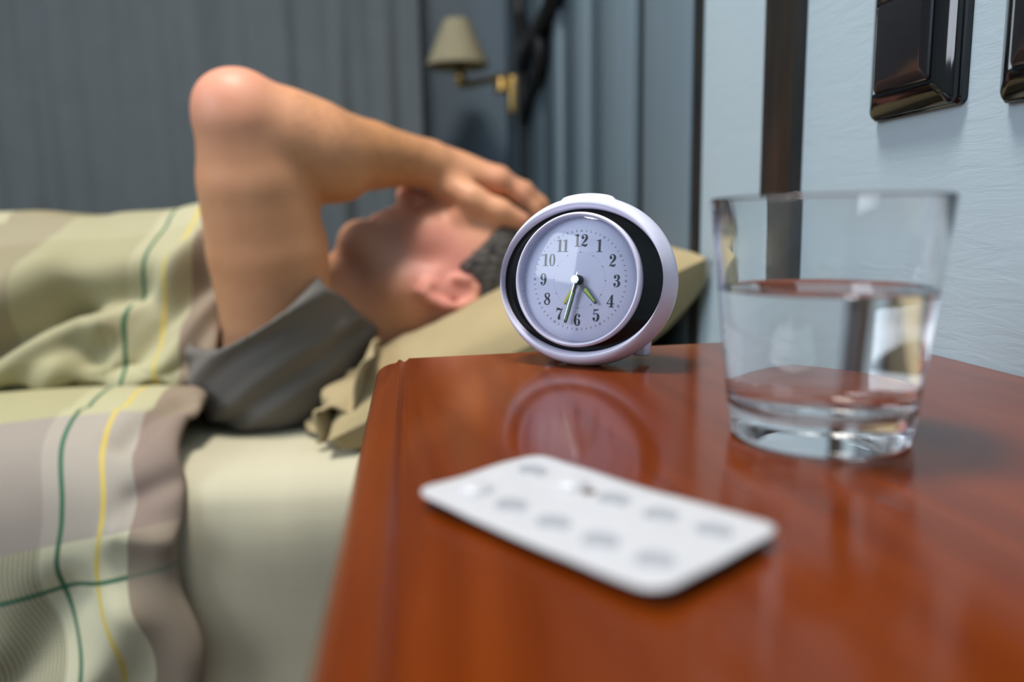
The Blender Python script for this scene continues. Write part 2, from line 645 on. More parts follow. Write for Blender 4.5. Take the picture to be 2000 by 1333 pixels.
def make_bracket():
    """dark iron bracket on the panelled wall, near the far corner"""
    root = empty('wall_bracket', (WX - 0.016, 1.95, 1.1))
    bars = [('upright', [(0.012, -0.04, -0.45), (0.004, -0.06, -0.2), (-0.004, -0.08, -0.03), (-0.006, -0.06, 0.03), (-0.004, -0.03, 0.11), (0.004, 0.0, 0.4)], 0.017),
            ('brace', [(-0.004, -0.075, -0.06), (-0.006, -0.20, -0.04), (-0.008, -0.36, -0.035), (-0.008, -0.50, -0.02), (-0.004, -0.60, 0.06)], 0.018),
            ('scroll', [(-0.008, -0.33, -0.035), (-0.008, -0.36, -0.07), (-0.007, -0.34, -0.11), (-0.006, -0.26, -0.13), (-0.004, -0.16, -0.15), (0.0, -0.065, -0.18)], 0.015),
            ('stay', [(-0.006, -0.06, 0.05), (-0.008, -0.16, -0.01), (-0.008, -0.22, -0.04)], 0.016)]
    for n, p, r in bars:
        tube(n, catmull(p, 8), r, M['iron'], root, 10)
    tag(root, 'black iron scroll bracket on the blue panelling beside the wall lamp', 'bracket')


make_bracket()


# ------------------------------------------------------------------ light switches
def make_switch(name, y0, z0, size, label):
    """square frame on the wall, long edges along y and z; faces -x"""
    root = empty(name, (WX, y0 + size / 2, z0 + size / 2))
    h = size / 2

    def ring_stack(nm, stack, mat, cap=True):
        # stack: (half_y, half_z, depth, corner radius)
        verts, faces = [], []
        n = 0
        for (a, b, d, r) in stack:
            ring = []
            for (cx, cz, st) in ((1, 1, 0), (-1, 1, 1), (-1, -1, 2), (1, -1, 3)):
                for k in range(5):
                    an = math.pi / 2 * (st + k / 4)
                    ring.append((-d, cx * (a - r) + r * math.cos(an), cz * (b - r) + r * math.sin(an)))
            n = len(ring)
            verts += ring
        for i in range(len(stack) - 1):
            for k in range(n):
                faces.append((i * n + k, i * n + (k + 1) % n, (i + 1) * n + (k + 1) % n, (i + 1) * n + k))
        if cap:
            faces.append(tuple((len(stack) - 1) * n + k for k in range(n)))
        o = mesh_obj(nm, verts, faces, mat, root)
        bm = bmesh.new()
        bm.from_mesh(o.data)
        bmesh.ops.recalc_face_normals(bm, faces=bm.faces)
        bm.to_mesh(o.data)
        bm.free()
        o.data.polygons.foreach_set('use_smooth', [True] * len(o.data.polygons))
        o.data.set_sharp_from_angle(angle=math.radians(28))
        return o
    ring_stack('back_plate', [(h, h, 0.0, 0.004), (h, h, 0.0035, 0.004), (h - 0.0008, h - 0.0008, 0.0045, 0.004)], M['black_gloss'])
    ring_stack('frame', [(h - 0.002, h - 0.001, 0.0042, 0.004), (h - 0.0025, h - 0.0012, 0.0068, 0.004), (h - 0.004, h - 0.0028, 0.0085, 0.004),
                         (h - 0.012, h - 0.0105, 0.0122, 0.003), (h - 0.0135, h - 0.012, 0.0126, 0.003), (h - 0.0145, h - 0.013, 0.0118, 0.003)], M['black_gloss'])
    a = h - 0.0150
    ring_stack('rocker', [(a, a, 0.0105, 0.002), (a, a, 0.0128, 0.002), (a - 0.0008, a - 0.0008, 0.0138, 0.002), (a - 0.006, a - 0.006, 0.0152, 0.002)], M['black_switch'])
    tag(root, label, 'light switch', 'black light switches on the blue wall')
    return root


make_switch('light_switch', 0.3905, 0.7385, 0.081, 'glossy black light switch nearer the dark wooden strip')
make_switch('light_switch', 0.2805, 0.7335, 0.081, 'glossy black light switch cut off at the edge of the picture')


# ceiling lamp that lights the room
def make_ceiling_lamp():
    root = empty('ceiling_lamp', LAMP)
    lathe('lamp_body', [(0.0, 0.13), (0.16, 0.13), (0.16, 0.05), (0.235, 0.0), (0.24, -0.06), (0.236, -0.06), (0.23, 0.0), (0.0, 0.02)], M['brass'], root, 48)
    tag(root, 'round brass ceiling lamp above the bed', 'lamp')


make_ceiling_lamp()


# ------------------------------------------------------------------ nightstand
def make_nightstand():
    root = empty('nightstand', (0.13, 0.25, 0.0))
    T = Vector((0.13, 0.25, 0.0))

    def back(x):
        return 0.4590 + 0.0665 * (x + 0.0045)

    def front(x):
        return 0.012 + 0.0 * x

    def prism(nm, prof, mat, y_front, y_back):
        """profile (x, z) closed loop swept along y"""
        n = len(prof)
        vs_ = [(x, y_front(x), z) for x, z in prof] + [(x, y_back(x), z) for x, z in prof]
        fs_ = [(i, (i + 1) % n, n + (i + 1) % n, n + i) for i in range(n)]
        fs_ += [tuple(range(n - 1, -1, -1)), tuple(range(n, 2 * n))]
        bm = bmesh.new()
        bv = [bm.verts.new(Vector(v) - T) for v in vs_]
        for f in fs_:
            bm.faces.new([bv[i] for i in f])
        bmesh.ops.recalc_face_normals(bm, faces=bm.faces)
        return bm_obj(nm, bm, mat, root, True, 24)
    W1 = WX - 0.001
    # top panel with a softly broken back edge
    bm = bmesh.new()
    y0 = 0.012
    pts = [(-0.0050, y0), (W1, y0), (W1, back(W1)), (-0.0050, back(-0.0050))]
    lo = [bm.verts.new(Vector((x, y, 0.576)) - T) for x, y in pts]
    hi = [bm.verts.new(Vector((x, y, 0.600)) - T) for x, y in pts]
    bm.faces.new(lo[::-1])
    bm.faces.new(hi)
    for i in range(4):
        bm.faces.new((lo[i], lo[(i + 1) % 4], hi[(i + 1) % 4], hi[i]))
    bmesh.ops.bevel(bm, geom=[e for e in bm.edges if all(v in hi for v in e.verts)], offset=0.0012, segments=3, affect='EDGES')
    bm_obj('top', bm, M['cherry'], root, True, 30)
    # moulded front edge
    prof = [(-0.0050, 0.576), (-0.0050, 0.5983), (-0.0062, 0.5978), (-0.0074, 0.5985), (-0.0086, 0.5994), (-0.0098, 0.5990), (-0.0106, 0.5978),
            (-0.0116, 0.5974), (-0.0150, 0.5970), (-0.0185, 0.5958), (-0.0212, 0.5938), (-0.0230, 0.5905), (-0.0236, 0.586), (-0.0228, 0.5815), (-0.0200, 0.578), (-0.0160, 0.576)]
    prism('edge_moulding', prof, M['cherry_edge'], front, lambda x: back(-0.005) - 0.0005 + min(0, (x + 0.0106)) * 0.35)
    # carcass, drawers, plinth
    def bx(nm, x0, x1, yy0, yy1, z0, z1, parent=root, bev=0.002, mat=None):
        bm = bmesh.new()
        add_box(bm, x0 - T.x, x1 - T.x, yy0 - T.y, yy1 - T.y, z0, z1, bev)
        return bm_obj(nm, bm, mat or M['cherry'], parent, True, 40)
    bx('carcass', 0.012, W1, 0.025, 0.447, 0.075, 0.5765)
    for k in range(3):
        z0 = 0.095 + k * 0.158
        d = bx('drawer', 0.002, 0.0125, 0.04, 0.43, z0, z0 + 0.148, bev=0.004)
        v, f = lathe_data([(0.0, 0.026), (0.010, 0.024), (0.014, 0.018), (0.011, 0.010), (0.006, 0.006), (0.006, -0.002)], 20)
        mesh_obj('knob', [(0.002 - p[2] - T.x, p[0] + 0.235 - T.y, p[1] + z0 + 0.074) for p in v], f, M['brass'], d)
    bx('plinth', 0.018, W1, 0.035, 0.44, 0.0, 0.076)
    tag(root, 'glossy reddish cherry wood nightstand with a moulded edge', 'nightstand')


make_nightstand()


# ------------------------------------------------------------------ alarm clock
def stroke(points, samples=7):
    """variable-width stroke: list of (x, y, w) -> quads"""
    p = catmull(points, samples)
    vs_, fs_ = [], []
    n = len(p)
    for i in range(n):
        t = p[min(i + 1, n - 1)][:2] - p[max(i - 1, 0)][:2]
        t = t / (np.linalg.norm(t) + 1e-9)
        nn = np.array([-t[1], t[0]])
        w = max(p[i][2], 0.02) / 2
        vs_ += [tuple(p[i][:2] + nn * w), tuple(p[i][:2] - nn * w)]
    fs_ = [(2 * i, 2 * i + 1, 2 * i + 3, 2 * i + 2) for i in range(n - 1)]
    return vs_, fs_


def disc(cx, cy, r, n=16):
    return [(cx + r * math.cos(2 * math.pi * k / n), cy + r * math.sin(2 * math.pi * k / n)) for k in range(n)], [tuple(range(n))]


def polyf(pts):
    return list(pts), [tuple(range(len(pts)))]


def glyph(ch):
    G = []
    if ch == '1':
        G += [polyf([(0.19, 0.02), (0.40, 0.02), (0.40, 1.0), (0.34, 1.0), (0.19, 0.9)]), polyf([(0.02, 0.86), (0.19, 0.88), (0.36, 1.0), (0.30, 1.0), (0.02, 0.91)]),
              polyf([(0.05, 0.0), (0.54, 0.0), (0.54, 0.06), (0.05, 0.06)])]
        return G, 0.56
    if ch == '2':
        G += [disc(0.17, 0.73, 0.125), stroke([(0.08, 0.78, 0.06), (0.14, 0.91, 0.06), (0.31, 0.97, 0.07), (0.48, 0.86, 0.17), (0.50, 0.68, 0.22), (0.38, 0.47, 0.17), (0.2, 0.28, 0.08), (0.06, 0.04, 0.06)]),
              stroke([(0.06, 0.06, 0.05), (0.17, 0.14, 0.10), (0.32, 0.10, 0.18), (0.48, 0.11, 0.16), (0.58, 0.25, 0.03)])]
        return G, 0.64
    if ch == '3':
        G += [disc(0.16, 0.79, 0.115), stroke([(0.07, 0.83, 0.05), (0.16, 0.94, 0.05), (0.3, 0.97, 0.06), (0.45, 0.87, 0.18), (0.46, 0.7, 0.2), (0.36, 0.56, 0.1), (0.2, 0.52, 0.05)]),
              stroke([(0.2, 0.52, 0.05), (0.38, 0.5, 0.09), (0.5, 0.36, 0.22), (0.48, 0.17, 0.2), (0.32, 0.03, 0.06), (0.15, 0.06, 0.05), (0.06, 0.19, 0.05)]), disc(0.15, 0.22, 0.115)]
        return G, 0.62
    if ch == '4':
        G += [polyf([(0.34, 0.03), (0.54, 0.03), (0.54, 1.0), (0.46, 1.0), (0.34, 0.86)]), polyf([(0.02, 0.28), (0.09, 0.28), (0.50, 0.98), (0.44, 0.98)]),
              polyf([(0.02, 0.25), (0.68, 0.25), (0.68, 0.32), (0.02, 0.32)]), polyf([(0.22, 0.0), (0.66, 0.0), (0.66, 0.06), (0.22, 0.06)])]
        return G, 0.7
    if ch == '5':
        G += [polyf([(0.1, 0.82), (0.3, 0.84), (0.46, 0.88), (0.55, 1.02), (0.35, 0.96), (0.1, 0.98)]), polyf([(0.1, 0.98), (0.16, 0.98), (0.14, 0.52), (0.08, 0.50)]),
              stroke([(0.10, 0.52, 0.05), (0.2, 0.61, 0.05), (0.34, 0.63, 0.07), (0.49, 0.5, 0.19), (0.51, 0.3, 0.22), (0.45, 0.12, 0.17), (0.3, 0.03, 0.06), (0.14, 0.06, 0.05), (0.06, 0.18, 0.05)]), disc(0.15, 0.21, 0.115)]
        return G, 0.63
    if ch == '6':
        G += [disc(0.46, 0.80, 0.105), stroke([(0.53, 0.86, 0.05), (0.45, 0.95, 0.05), (0.33, 0.97, 0.06), (0.18, 0.82, 0.15), (0.13, 0.55, 0.21), (0.14, 0.27, 0.2), (0.22, 0.09, 0.12), (0.32, 0.03, 0.06)]),
              stroke([(0.32, 0.03, 0.06), (0.44, 0.1, 0.13), (0.49, 0.28, 0.2), (0.45, 0.47, 0.14), (0.34, 0.56, 0.05), (0.2, 0.48, 0.05)])]
        return G, 0.62
    if ch == '7':
        G += [polyf([(0.02, 0.66), (0.07, 0.66), (0.10, 1.0), (0.05, 1.0)]), stroke([(0.07, 0.80, 0.12), (0.19, 0.89, 0.17), (0.36, 0.83, 0.15), (0.5, 0.86, 0.08), (0.57, 0.98, 0.04)]),
              stroke([(0.56, 0.96, 0.05), (0.48, 0.74, 0.07), (0.37, 0.5, 0.12), (0.3, 0.28, 0.21), (0.29, 0.1, 0.24), (0.29, 0.02, 0.2)])]
        return G, 0.62
    if ch == '8':
        G += [stroke([(0.31, 0.97, 0.06), (0.16, 0.9, 0.11), (0.11, 0.77, 0.14), (0.2, 0.63, 0.17), (0.38, 0.5, 0.2), (0.5, 0.36, 0.17), (0.5, 0.2, 0.13), (0.42, 0.06, 0.09), (0.3, 0.03, 0.06)]),
              stroke([(0.31, 0.97, 0.06), (0.44, 0.92, 0.1), (0.48, 0.77, 0.14), (0.4, 0.6, 0.09), (0.22, 0.46, 0.08), (0.11, 0.32, 0.13), (0.1, 0.2, 0.15), (0.18, 0.07, 0.1), (0.3, 0.03, 0.06)])]
        return G, 0.6
    if ch == '9':
        g, w = glyph('6')
        return [([(0.62 - x, 1.0 - y) for x, y in v], f) for v, f in g], 0.62
    if ch == '0':
        G += [stroke([(0.3, 0.97, 0.05), (0.17, 0.88, 0.12), (0.11, 0.5, 0.17), (0.17, 0.12, 0.12), (0.3, 0.03, 0.05)]), stroke([(0.3, 0.97, 0.05), (0.43, 0.88, 0.12), (0.49, 0.5, 0.17), (0.43, 0.12, 0.12), (0.3, 0.03, 0.05)])]
        return G, 0.6


def make_clock():
    yawn = math.radians(35.5)
    lean = math.radians(8)
    nrm = Vector((-math.sin(yawn) * math.cos(lean), -math.cos(yawn) * math.cos(lean), math.sin(lean)))
    xr = Vector((math.cos(yawn), -math.sin(yawn), 0))
    upv = nrm.cross(xr)
    mw = Matrix.Identity(4)
    for i in range(3):
        mw[i][0], mw[i][1], mw[i][2] = xr[i], upv[i], nrm[i]
    mw.translation = Vector((0.0905, 0.4105, 0.6478))
    root = empty('alarm_clock', mat=mw)
    SX = 1.085
    # white housing: elliptical, rounded front ring, tapering to the back.  (r scaled to vertical radius)
    v, f = lathe_data([(0.0390, -0.0020), (0.0396, 0.0012), (0.0412, 0.0028), (0.0436, 0.0022), (0.0458, -0.0016), (0.0470, -0.0072), (0.0471, -0.0120), (0.0463, -0.0165),
                       (0.0461, -0.0168), (0.0457, -0.0172), (0.0446, -0.0235), (0.0415, -0.0310), (0.0360, -0.0375), (0.0280, -0.0410), (0.0, -0.0420)], 112, 1.0, 1.0)
    vv = []
    for x, y, z in v:
        r = math.hypot(x, y)
        k = 1.085 + (0.115 * float(sstep(0.0445, 0.039, r)) if z > -0.006 else 0.0)
        vv.append((x * k, y, z))
    o = mesh_obj('housing', vv, f, M['white_plastic'], root)
    # black ring, slightly dished
    rb = [(0.0355, 0.0002), (0.0380, -0.0012), (0.0391, -0.0020)]
    v, f = lathe_data(rb, 112)
    vv = [(x * (1.0 + (1.2 - 1.0) * max(0, (math.hypot(x, y) - 0.0355) / (0.0391 - 0.0355))), y, z) for x, y, z in v]
    mesh_obj('black_ring', vv, f, M['black_ring'], root)
    # bezel round the lens
    lathe('bezel', [(0.0352, -0.001), (0.0364, 0.0002), (0.0366, 0.0040), (0.0362, 0.0052), (0.0354, 0.0056), (0.0346, 0.0052), (0.0343, 0.0040), (0.0340, 0.0005), (0.0336, -0.0005)], M['white_plastic'], root, 96)
    # knurled inner edge (fine notches)
    vs_, fs_ = [], []
    for k in range(150):
        a = 2 * math.pi * k / 150
        c, s = math.cos(a), math.sin(a)
        for (r, dz, da) in ((0.0341, 0.0026, -0.006), (0.0341, 0.0026, 0.006), (0.0332, 0.0004, 0.006), (0.0332, 0.0004, -0.006)):
            vs_.append((r * math.cos(a + da), r * math.sin(a + da), dz))
        fs_.append((4 * k, 4 * k + 1, 4 * k + 2, 4 * k + 3))
    tag(mesh_obj('knurling', vs_, fs_, M['steel'], root, False), kind='stuff')
    # dial
    v, f = lathe_data([(0.0, 0.0), (0.0150, 0.0), (0.0300, 0.0), (0.0342, 0.0004)], 96)
    dial = mesh_obj('dial', v, f, M['dial'], root)

    def flat(name, parts, mat, parent, z):
        vs2, fs2 = [], []
        for i, (pv, pf) in enumerate(parts):
            b = len(vs2)
            vs2 += [(x, y, z + i * 2e-6) for x, y in pv]
            fs2 += [tuple(b + q for q in ff) for ff in pf]
        return mesh_obj(name, vs2, fs2, mat, parent, False)
    H = 0.0068
    for num in range(1, 13):
        a = math.radians(90 - 30 * num)
        cx, cy = 0.0216 * math.cos(a), 0.0216 * math.sin(a)
        chars = str(num)
        gl = [glyph(c) for c in chars]
        tot = sum(w for _, w in gl) + (0.03 if len(gl) == 2 else 0) - (0.06 if chars == '11' else 0)
        x = -tot / 2
        parts = []
        for g, w in gl:
            for pv, pf in g:
                parts.append(([(cx + (x + px) * H * 0.98, cy + (py - 0.5) * H) for px, py in pv], pf))
            x += w + (0.03 if chars != '11' else -0.03)
        flat('numeral', parts, M['ink'], dial, 0.00006)
    parts = []
    for k in range(60):
        a = math.radians(90 - 6 * k)
        c, s = math.cos(a), math.sin(a)
        if k % 5 == 0:
            n = 14
            ov = [(0.0268 * c + r * math.cos(2 * math.pi * i / n), 0.0268 * s + r * math.sin(2 * math.pi * i / n)) for r in (0.00062, 0.00038) for i in range(n)]
            parts.append((ov, [(i, (i + 1) % n, n + (i + 1) % n, n + i) for i in range(n)]))
        else:
            w = 0.00013
            parts.append(([(0.0262 * c - w * s, 0.0262 * s + w * c), (0.0274 * c - w * s, 0.0274 * s + w * c), (0.0274 * c + w * s, 0.0274 * s - w * c), (0.0262 * c + w * s, 0.0262 * s - w * c)], [(0, 1, 2, 3)]))
    flat('minute_marks', parts, M['ink'], dial, 0.00005)
    parts = []
    for k in range(60):
        a = math.radians(90 - 6 * k)
        parts.append(disc(0.0152 * math.cos(a), 0.0152 * math.sin(a), 0.00033 if k % 5 == 0 else 0.00015, 8))
    flat('inner_dots', parts, M['ink'], dial, 0.00005)

    def hand(name, deg, prof, z, th, mat, lume=None, lmat=None):
        """prof: (distance, half width) list along the hand"""
        a = math.radians(90 - deg)
        d = np.array([math.cos(a), math.sin(a)])
        q = np.array([-d[1], d[0]])

        def slab(pr, z0, z1, nm, mt, par):
            top = [tuple(d * l + q * w) for l, w in pr] + [tuple(d * l - q * w) for l, w in reversed(pr)]
            n = len(top)
            vs3 = [(x, y, z0) for x, y in top] + [(x, y, z1) for x, y in top]
            fs3 = [tuple(range(n - 1, -1, -1)), tuple(range(n, 2 * n))] + [(i, (i + 1) % n, n + (i + 1) % n, n + i) for i in range(n)]
            return mesh_obj(nm, vs3, fs3, mt, par, False)
        h = slab(prof, z, z + th, name, mat, root)
        if lume:
            slab(lume, z + th, z + th + 0.0001, 'luminous_strip', lmat, h)
        return h
    hand('alarm_hand', 212, [(0.003, 0.0005), (0.0055, 0.0006), (0.0056, 0.0006), (0.0155, 0.00055)], 0.0012, 0.0003, M['yellow'])
    hand('hour_hand', 137, [(-0.001, 0.0009), (0.0055, 0.0011), (0.0062, 0.00155), (0.0165, 0.00085), (0.0172, 0.0004)], 0.0024, 0.0004, M['hand_dark'], [(0.0066, 0.0010), (0.0155, 0.00045)], M['lume'])
    hand('minute_hand', 193, [(-0.001, 0.0008), (0.006, 0.0009), (0.0066, 0.0013), (0.0235, 0.0009), (0.0243, 0.0004)], 0.0036, 0.0004, M['hand_dark'], [(0.0070, 0.0008), (0.0228, 0.0005)], M['lume_dull'])
    hand('second_hand', 193.8, [(-0.0042, 0.00022), (0.003, 0.00030), (0.0215, 0.00022), (0.0225, 0.0001)], 0.0054, 0.00025, M['steel'])
    lathe('hub', [(0.0, 0.0), (0.0027, 0.0), (0.0027, 0.0022), (0.0023, 0.0024), (0.0023, 0.0045), (0.0, 0.0046)], M['hand_dark'], root, 28)
    lathe('hub_cap', [(0.0006, 0.0045), (0.0006, 0.0054), (0.0021, 0.0055), (0.0023, 0.0058), (0.0022, 0.0062), (0.0, 0.0063)], M['steel'], root, 28)
    # lens
    lathe('lens', [(0.0342, 0.0050), (0.032, 0.0066), (0.027, 0.0082), (0.020, 0.0094), (0.010, 0.0101), (0.0, 0.0103)], M['lens'], root, 80, angle=80)
    # snooze bar on top of the housing
    vs_, fs_ = [], []
    nA, zs = 15, [-0.0045, -0.0060, -0.0200, -0.0220]
    for zi, zz in enumerate(zs):
        off = 0.0010 if 0 < zi < 3 else -0.0012
        base = 0.0472 if zi < 2 else 0.0455
        for k in range(nA):
            t = -1 + 2 * k / (nA - 1)
            a = math.radians(90 - 19 * t)
            rr = base + (off if off < 0 else off * (1 - abs(t) ** 14) - 0.0012 * abs(t) ** 14)
            vs_.append((rr * math.cos(a) * 1.085, rr * math.sin(a), zz))
    for zi in range(len(zs) - 1):
        for k in range(nA - 1):
            fs_.append((zi * nA + k, zi * nA + k + 1, (zi + 1) * nA + k + 1, (zi + 1) * nA + k))
    mesh_obj('snooze_bar', vs_, fs_, M['white_plastic'], root)
    # feet at the back of the base
    for s in (-1, 1):
        bm = bmesh.new()
        add_box(bm, s * 0.027 - 0.0040, s * 0.027 + 0.0040, -0.0400, -0.0285, -0.0380, -0.0250, 0.0015)
        bm_obj('foot', bm, M['white_plastic'], root, True, 40)
    tag(root, 'round white alarm clock with a thick black ring round its dial', 'alarm clock')


make_clock()


# ------------------------------------------------------------------ glass of water
def make_glass():
    G = Vector((0.1462, 0.2575, 0.6))
    RB, RT, H = 0.0312, 0.0402, 0.0868

    def ro(z):
        return RB + (RT - RB) * (z / H)
    th = 0.0013
    base = 0.0118
    prof = [(0.0, 0.0016), (0.018, 0.0014), (0.0262, 0.0004), (0.0282, 0.0), (0.0302, 0.0008), (RB + 0.0004, 0.003)]
    prof += [(ro(z), z) for z in (0.008, 0.014, 0.025, 0.04, 0.055, 0.07, H - 0.001)]
    prof += [(RT - 0.0003, H - 0.0002), (RT - 0.0008, H), (RT - th + 0.0001, H - 0.0003)]
    prof += [(ro(z) - th, z) for z in (H - 0.001, 0.07, 0.055, 0.04, 0.025, base + 0.006)]
    prof += [(ro(base) - th - 0.0008, base + 0.002), (ro(base) - th - 0.004, base + 0.0002), (0.015, base - 0.0006), (0.0, base - 0.0008)]
    g = lathe('drinking_glass', prof, M['glass'], None, 128, angle=70)
    g.location = G
    tag(g, 'clear tumbler half full of water on the nightstand', 'glass')
    wl = 0.0545
    e = 0.00012
    pw = [(0.0, base - 0.0008 - e), (0.015, base - 0.0006 - e), (ro(base) - th - 0.004 + e, base + 0.0002 - e), (ro(base) - th - 0.0008 + e, base + 0.002)]
    pw += [(ro(z) - th + e, z) for z in (base + 0.006, 0.025, 0.04, wl - 0.0002)]
    pw += [(ro(wl) - th + e, wl + 0.0006), (ro(wl) - th - 0.0008, wl + 0.0001), (ro(wl) - th - 0.002, wl - 0.0002), (0.0, wl - 0.0003)]
    w = lathe('water', pw, M['water'], None, 128, angle=70)
    w.location = G
    tag(w, 'still clear water inside the tumbler', 'water')


make_glass()


# ------------------------------------------------------------------ blister pack
def make_blister():
    L0, T0, R0, B0 = (Vector(p) for p in ((-0.0011, 0.2118), (0.0362, 0.2378), (0.0882, 0.1712), (0.0458, 0.1358)))
    c = (L0 + R0) / 2
    ax = ((B0 - L0) + (R0 - T0)).normalized()
    sx = Vector((-ax.y, ax.x))
    if sx.dot(T0 - L0) < 0:
        sx = -sx
    LEN = ((B0 - L0).length + (R0 - T0).length) / 2
    WID = ((T0 - L0).length + (R0 - B0).length) / 2
    mw = Matrix.Identity(4)
    mw[0][0], mw[1][0] = ax.x, ax.y
    mw[0][1], mw[1][1] = sx.x, sx.y
    mw.translation = (c.x, c.y, 0.6)
    root = empty('blister_pack', mat=mw)

    def lift(x, y):
        return 0.0030 + 0.0009 * (2 * x / LEN) ** 2 + 0.0005 * mnoise.noise((x * 60, y * 60, 1.0))
    # rounded sheet
    cr = 0.006
    nx, ny = 46, 24
    vs_, fs_ = [], []
    hx, hy = LEN / 2, WID / 2
    for j in range(ny + 1):
        for i in range(nx + 1):
            x, y = -hx + 2 * hx * i / nx, -hy + 2 * hy * j / ny
            qx, qy = abs(x) - (hx - cr), abs(y) - (hy - cr)
            if qx > 0 and qy > 0:
                d = math.hypot(qx, qy)
                m = max(qx, qy)
                k = m / d
                x = math.copysign(hx - cr + qx * k, x)
                y = math.copysign(hy - cr + qy * k, y)
            vs_.append((x, y, lift(x, y)))
    for j in range(ny):
        for i in range(nx):
            a = j * (nx + 1) + i
            fs_.append((a, a + 1, a + nx + 2, a + nx + 1))
    sh = mesh_obj('sheet', vs_, fs_, M['packwhite'], root)
    sm = sh.modifiers.new('thickness', 'SOLIDIFY')
    sm.thickness = 0.0005
    sm.offset = 1
    rows = (-0.24 * WID, 0.23 * WID)
    for r, y in enumerate(rows):
        for k in range(5):
            x = (-0.37 + 0.185 * k) * LEN
            z = lift(x, y)
            # pocket under the sheet, on which the pack rests
            v, f = lathe_data([(0.0056, 0.0), (0.0054, -0.0012), (0.0046, -0.0024), (0.003, -0.0029), (0.0, -0.003)], 24)
            mesh_obj('pocket', [(p[0] * 1.05 + x, p[1] + y, max(p[2] + z, 0.0001)) for p in v], f, M['packwhite'], root)
            torn = (r == 0 and k == 0) or (r == 1 and k == 1)
            if torn:
                # intact white tablet dome pushed up through the foil
                v, f = lathe_data([(0.0058, 0.0004), (0.0054, 0.0012), (0.0042, 0.0022), (0.0024, 0.0028), (0.0, 0.0030)], 24)
                mesh_obj('raised_foil', [(p[0] + x, p[1] + y, p[2] + z) for p in v], f, M['packwhite'], root)
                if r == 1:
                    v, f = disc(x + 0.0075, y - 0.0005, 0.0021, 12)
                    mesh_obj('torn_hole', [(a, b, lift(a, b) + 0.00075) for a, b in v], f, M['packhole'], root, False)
            else:
                v, f = lathe_data([(0.0050, 0.0002), (0.0047, 0.00066), (0.0040, 0.00050), (0.0, 0.00046)], 24)
                mesh_obj('pressed_foil', [(p[0] + x, p[1] * 0.86 + y, p[2] + 0.00025 + lift(p[0] + x, p[1] * 0.86 + y)) for p in v], f, M['packgrey'], root)
    tag(root, 'white foil blister pack of tablets lying on the nightstand', 'pill pack')


make_blister()

# ------------------------------------------------------------------ bed
MZ = 0.46            # mattress top
BED_Y0, BED_Y1 = 0.692, 1.72
BED_X0, BED_X1 = -1.78, 0.285


def make_bed():
    root = empty('bed', ((BED_X0 + BED_X1) / 2, 1.2, 0.0))
    T = Vector(root.location)

    def bx(nm, x0, x1, y0, y1, z0, z1, mat, bev, seg=4):
        bm = bmesh.new()
        add_box(bm, x0 - T.x, x1 - T.x, y0 - T.y, y1 - T.y, z0, z1, bev, seg)
        return bm_obj(nm, bm, mat, root, True, 50)
    bx('bed_base', BED_X0 + 0.02, BED_X1 - 0.01, BED_Y0 + 0.02, BED_Y1 - 0.02, 0.06, 0.2, M['darkwood'], 0.006)
    for x in (BED_X0 + 0.08, BED_X1 - 0.08):
        for y in (BED_Y0 + 0.08, BED_Y1 - 0.08):
            bx('leg', x - 0.03, x + 0.03, y - 0.03, y + 0.03, 0.0, 0.062, M['darkwood'], 0.004)
    # fitted sheet over the mattress: rounded long edge, slight waviness
    prof = [(BED_Y1 + 0.004, 0.19), (BED_Y1 + 0.004, MZ - 0.05), (BED_Y1 - 0.02, MZ - 0.01), (BED_Y1 - 0.06, MZ)]
    prof += [(BED_Y0 + 0.5, MZ + 0.002), (BED_Y0 + 0.2, MZ + 0.001), (BED_Y0 + 0.10, MZ), (BED_Y0 + 0.055, MZ - 0.0015), (BED_Y0 + 0.03, MZ - 0.007), (BED_Y0 + 0.012, MZ - 0.018),
             (BED_Y0 + 0.002, MZ - 0.035), (BED_Y0 - 0.003, MZ - 0.07), (BED_Y0, MZ - 0.14), (BED_Y0 + 0.004, 0.25), (BED_Y0 + 0.004, 0.17)]
    pr = catmull(prof, 5)
    nx = 160
    vs_, fs_ = [], []
    n = len(pr)
    for i in range(nx + 1):
        x = BED_X0 + (BED_X1 - BED_X0) * i / nx
        for (y, z) in pr:
            w = 0.0035 * mnoise.noise((x * 9, y * 6, z * 9)) + 0.0015 * mnoise.noise((x * 40, y * 24, z * 14))
            vs_.append((x - T.x, y - T.y - w * 1.0, z + w * 0.6))
    for i in range(nx):
        for k in range(n - 1):
            fs_.append((i * n + k, i * n + k + 1, (i + 1) * n + k + 1, (i + 1) * n + k))
    m = bx('mattress', BED_X0 + 0.006, BED_X1 - 0.004, BED_Y0 + 0.012, BED_Y1 - 0.004, 0.2, MZ - 0.008, M['sheet'], 0.04)
    mesh_obj('fitted_sheet', vs_, fs_, M['sheet'], root)
    tag(root, 'wide low bed made up with a sage green sheet', 'bed')


make_bed()


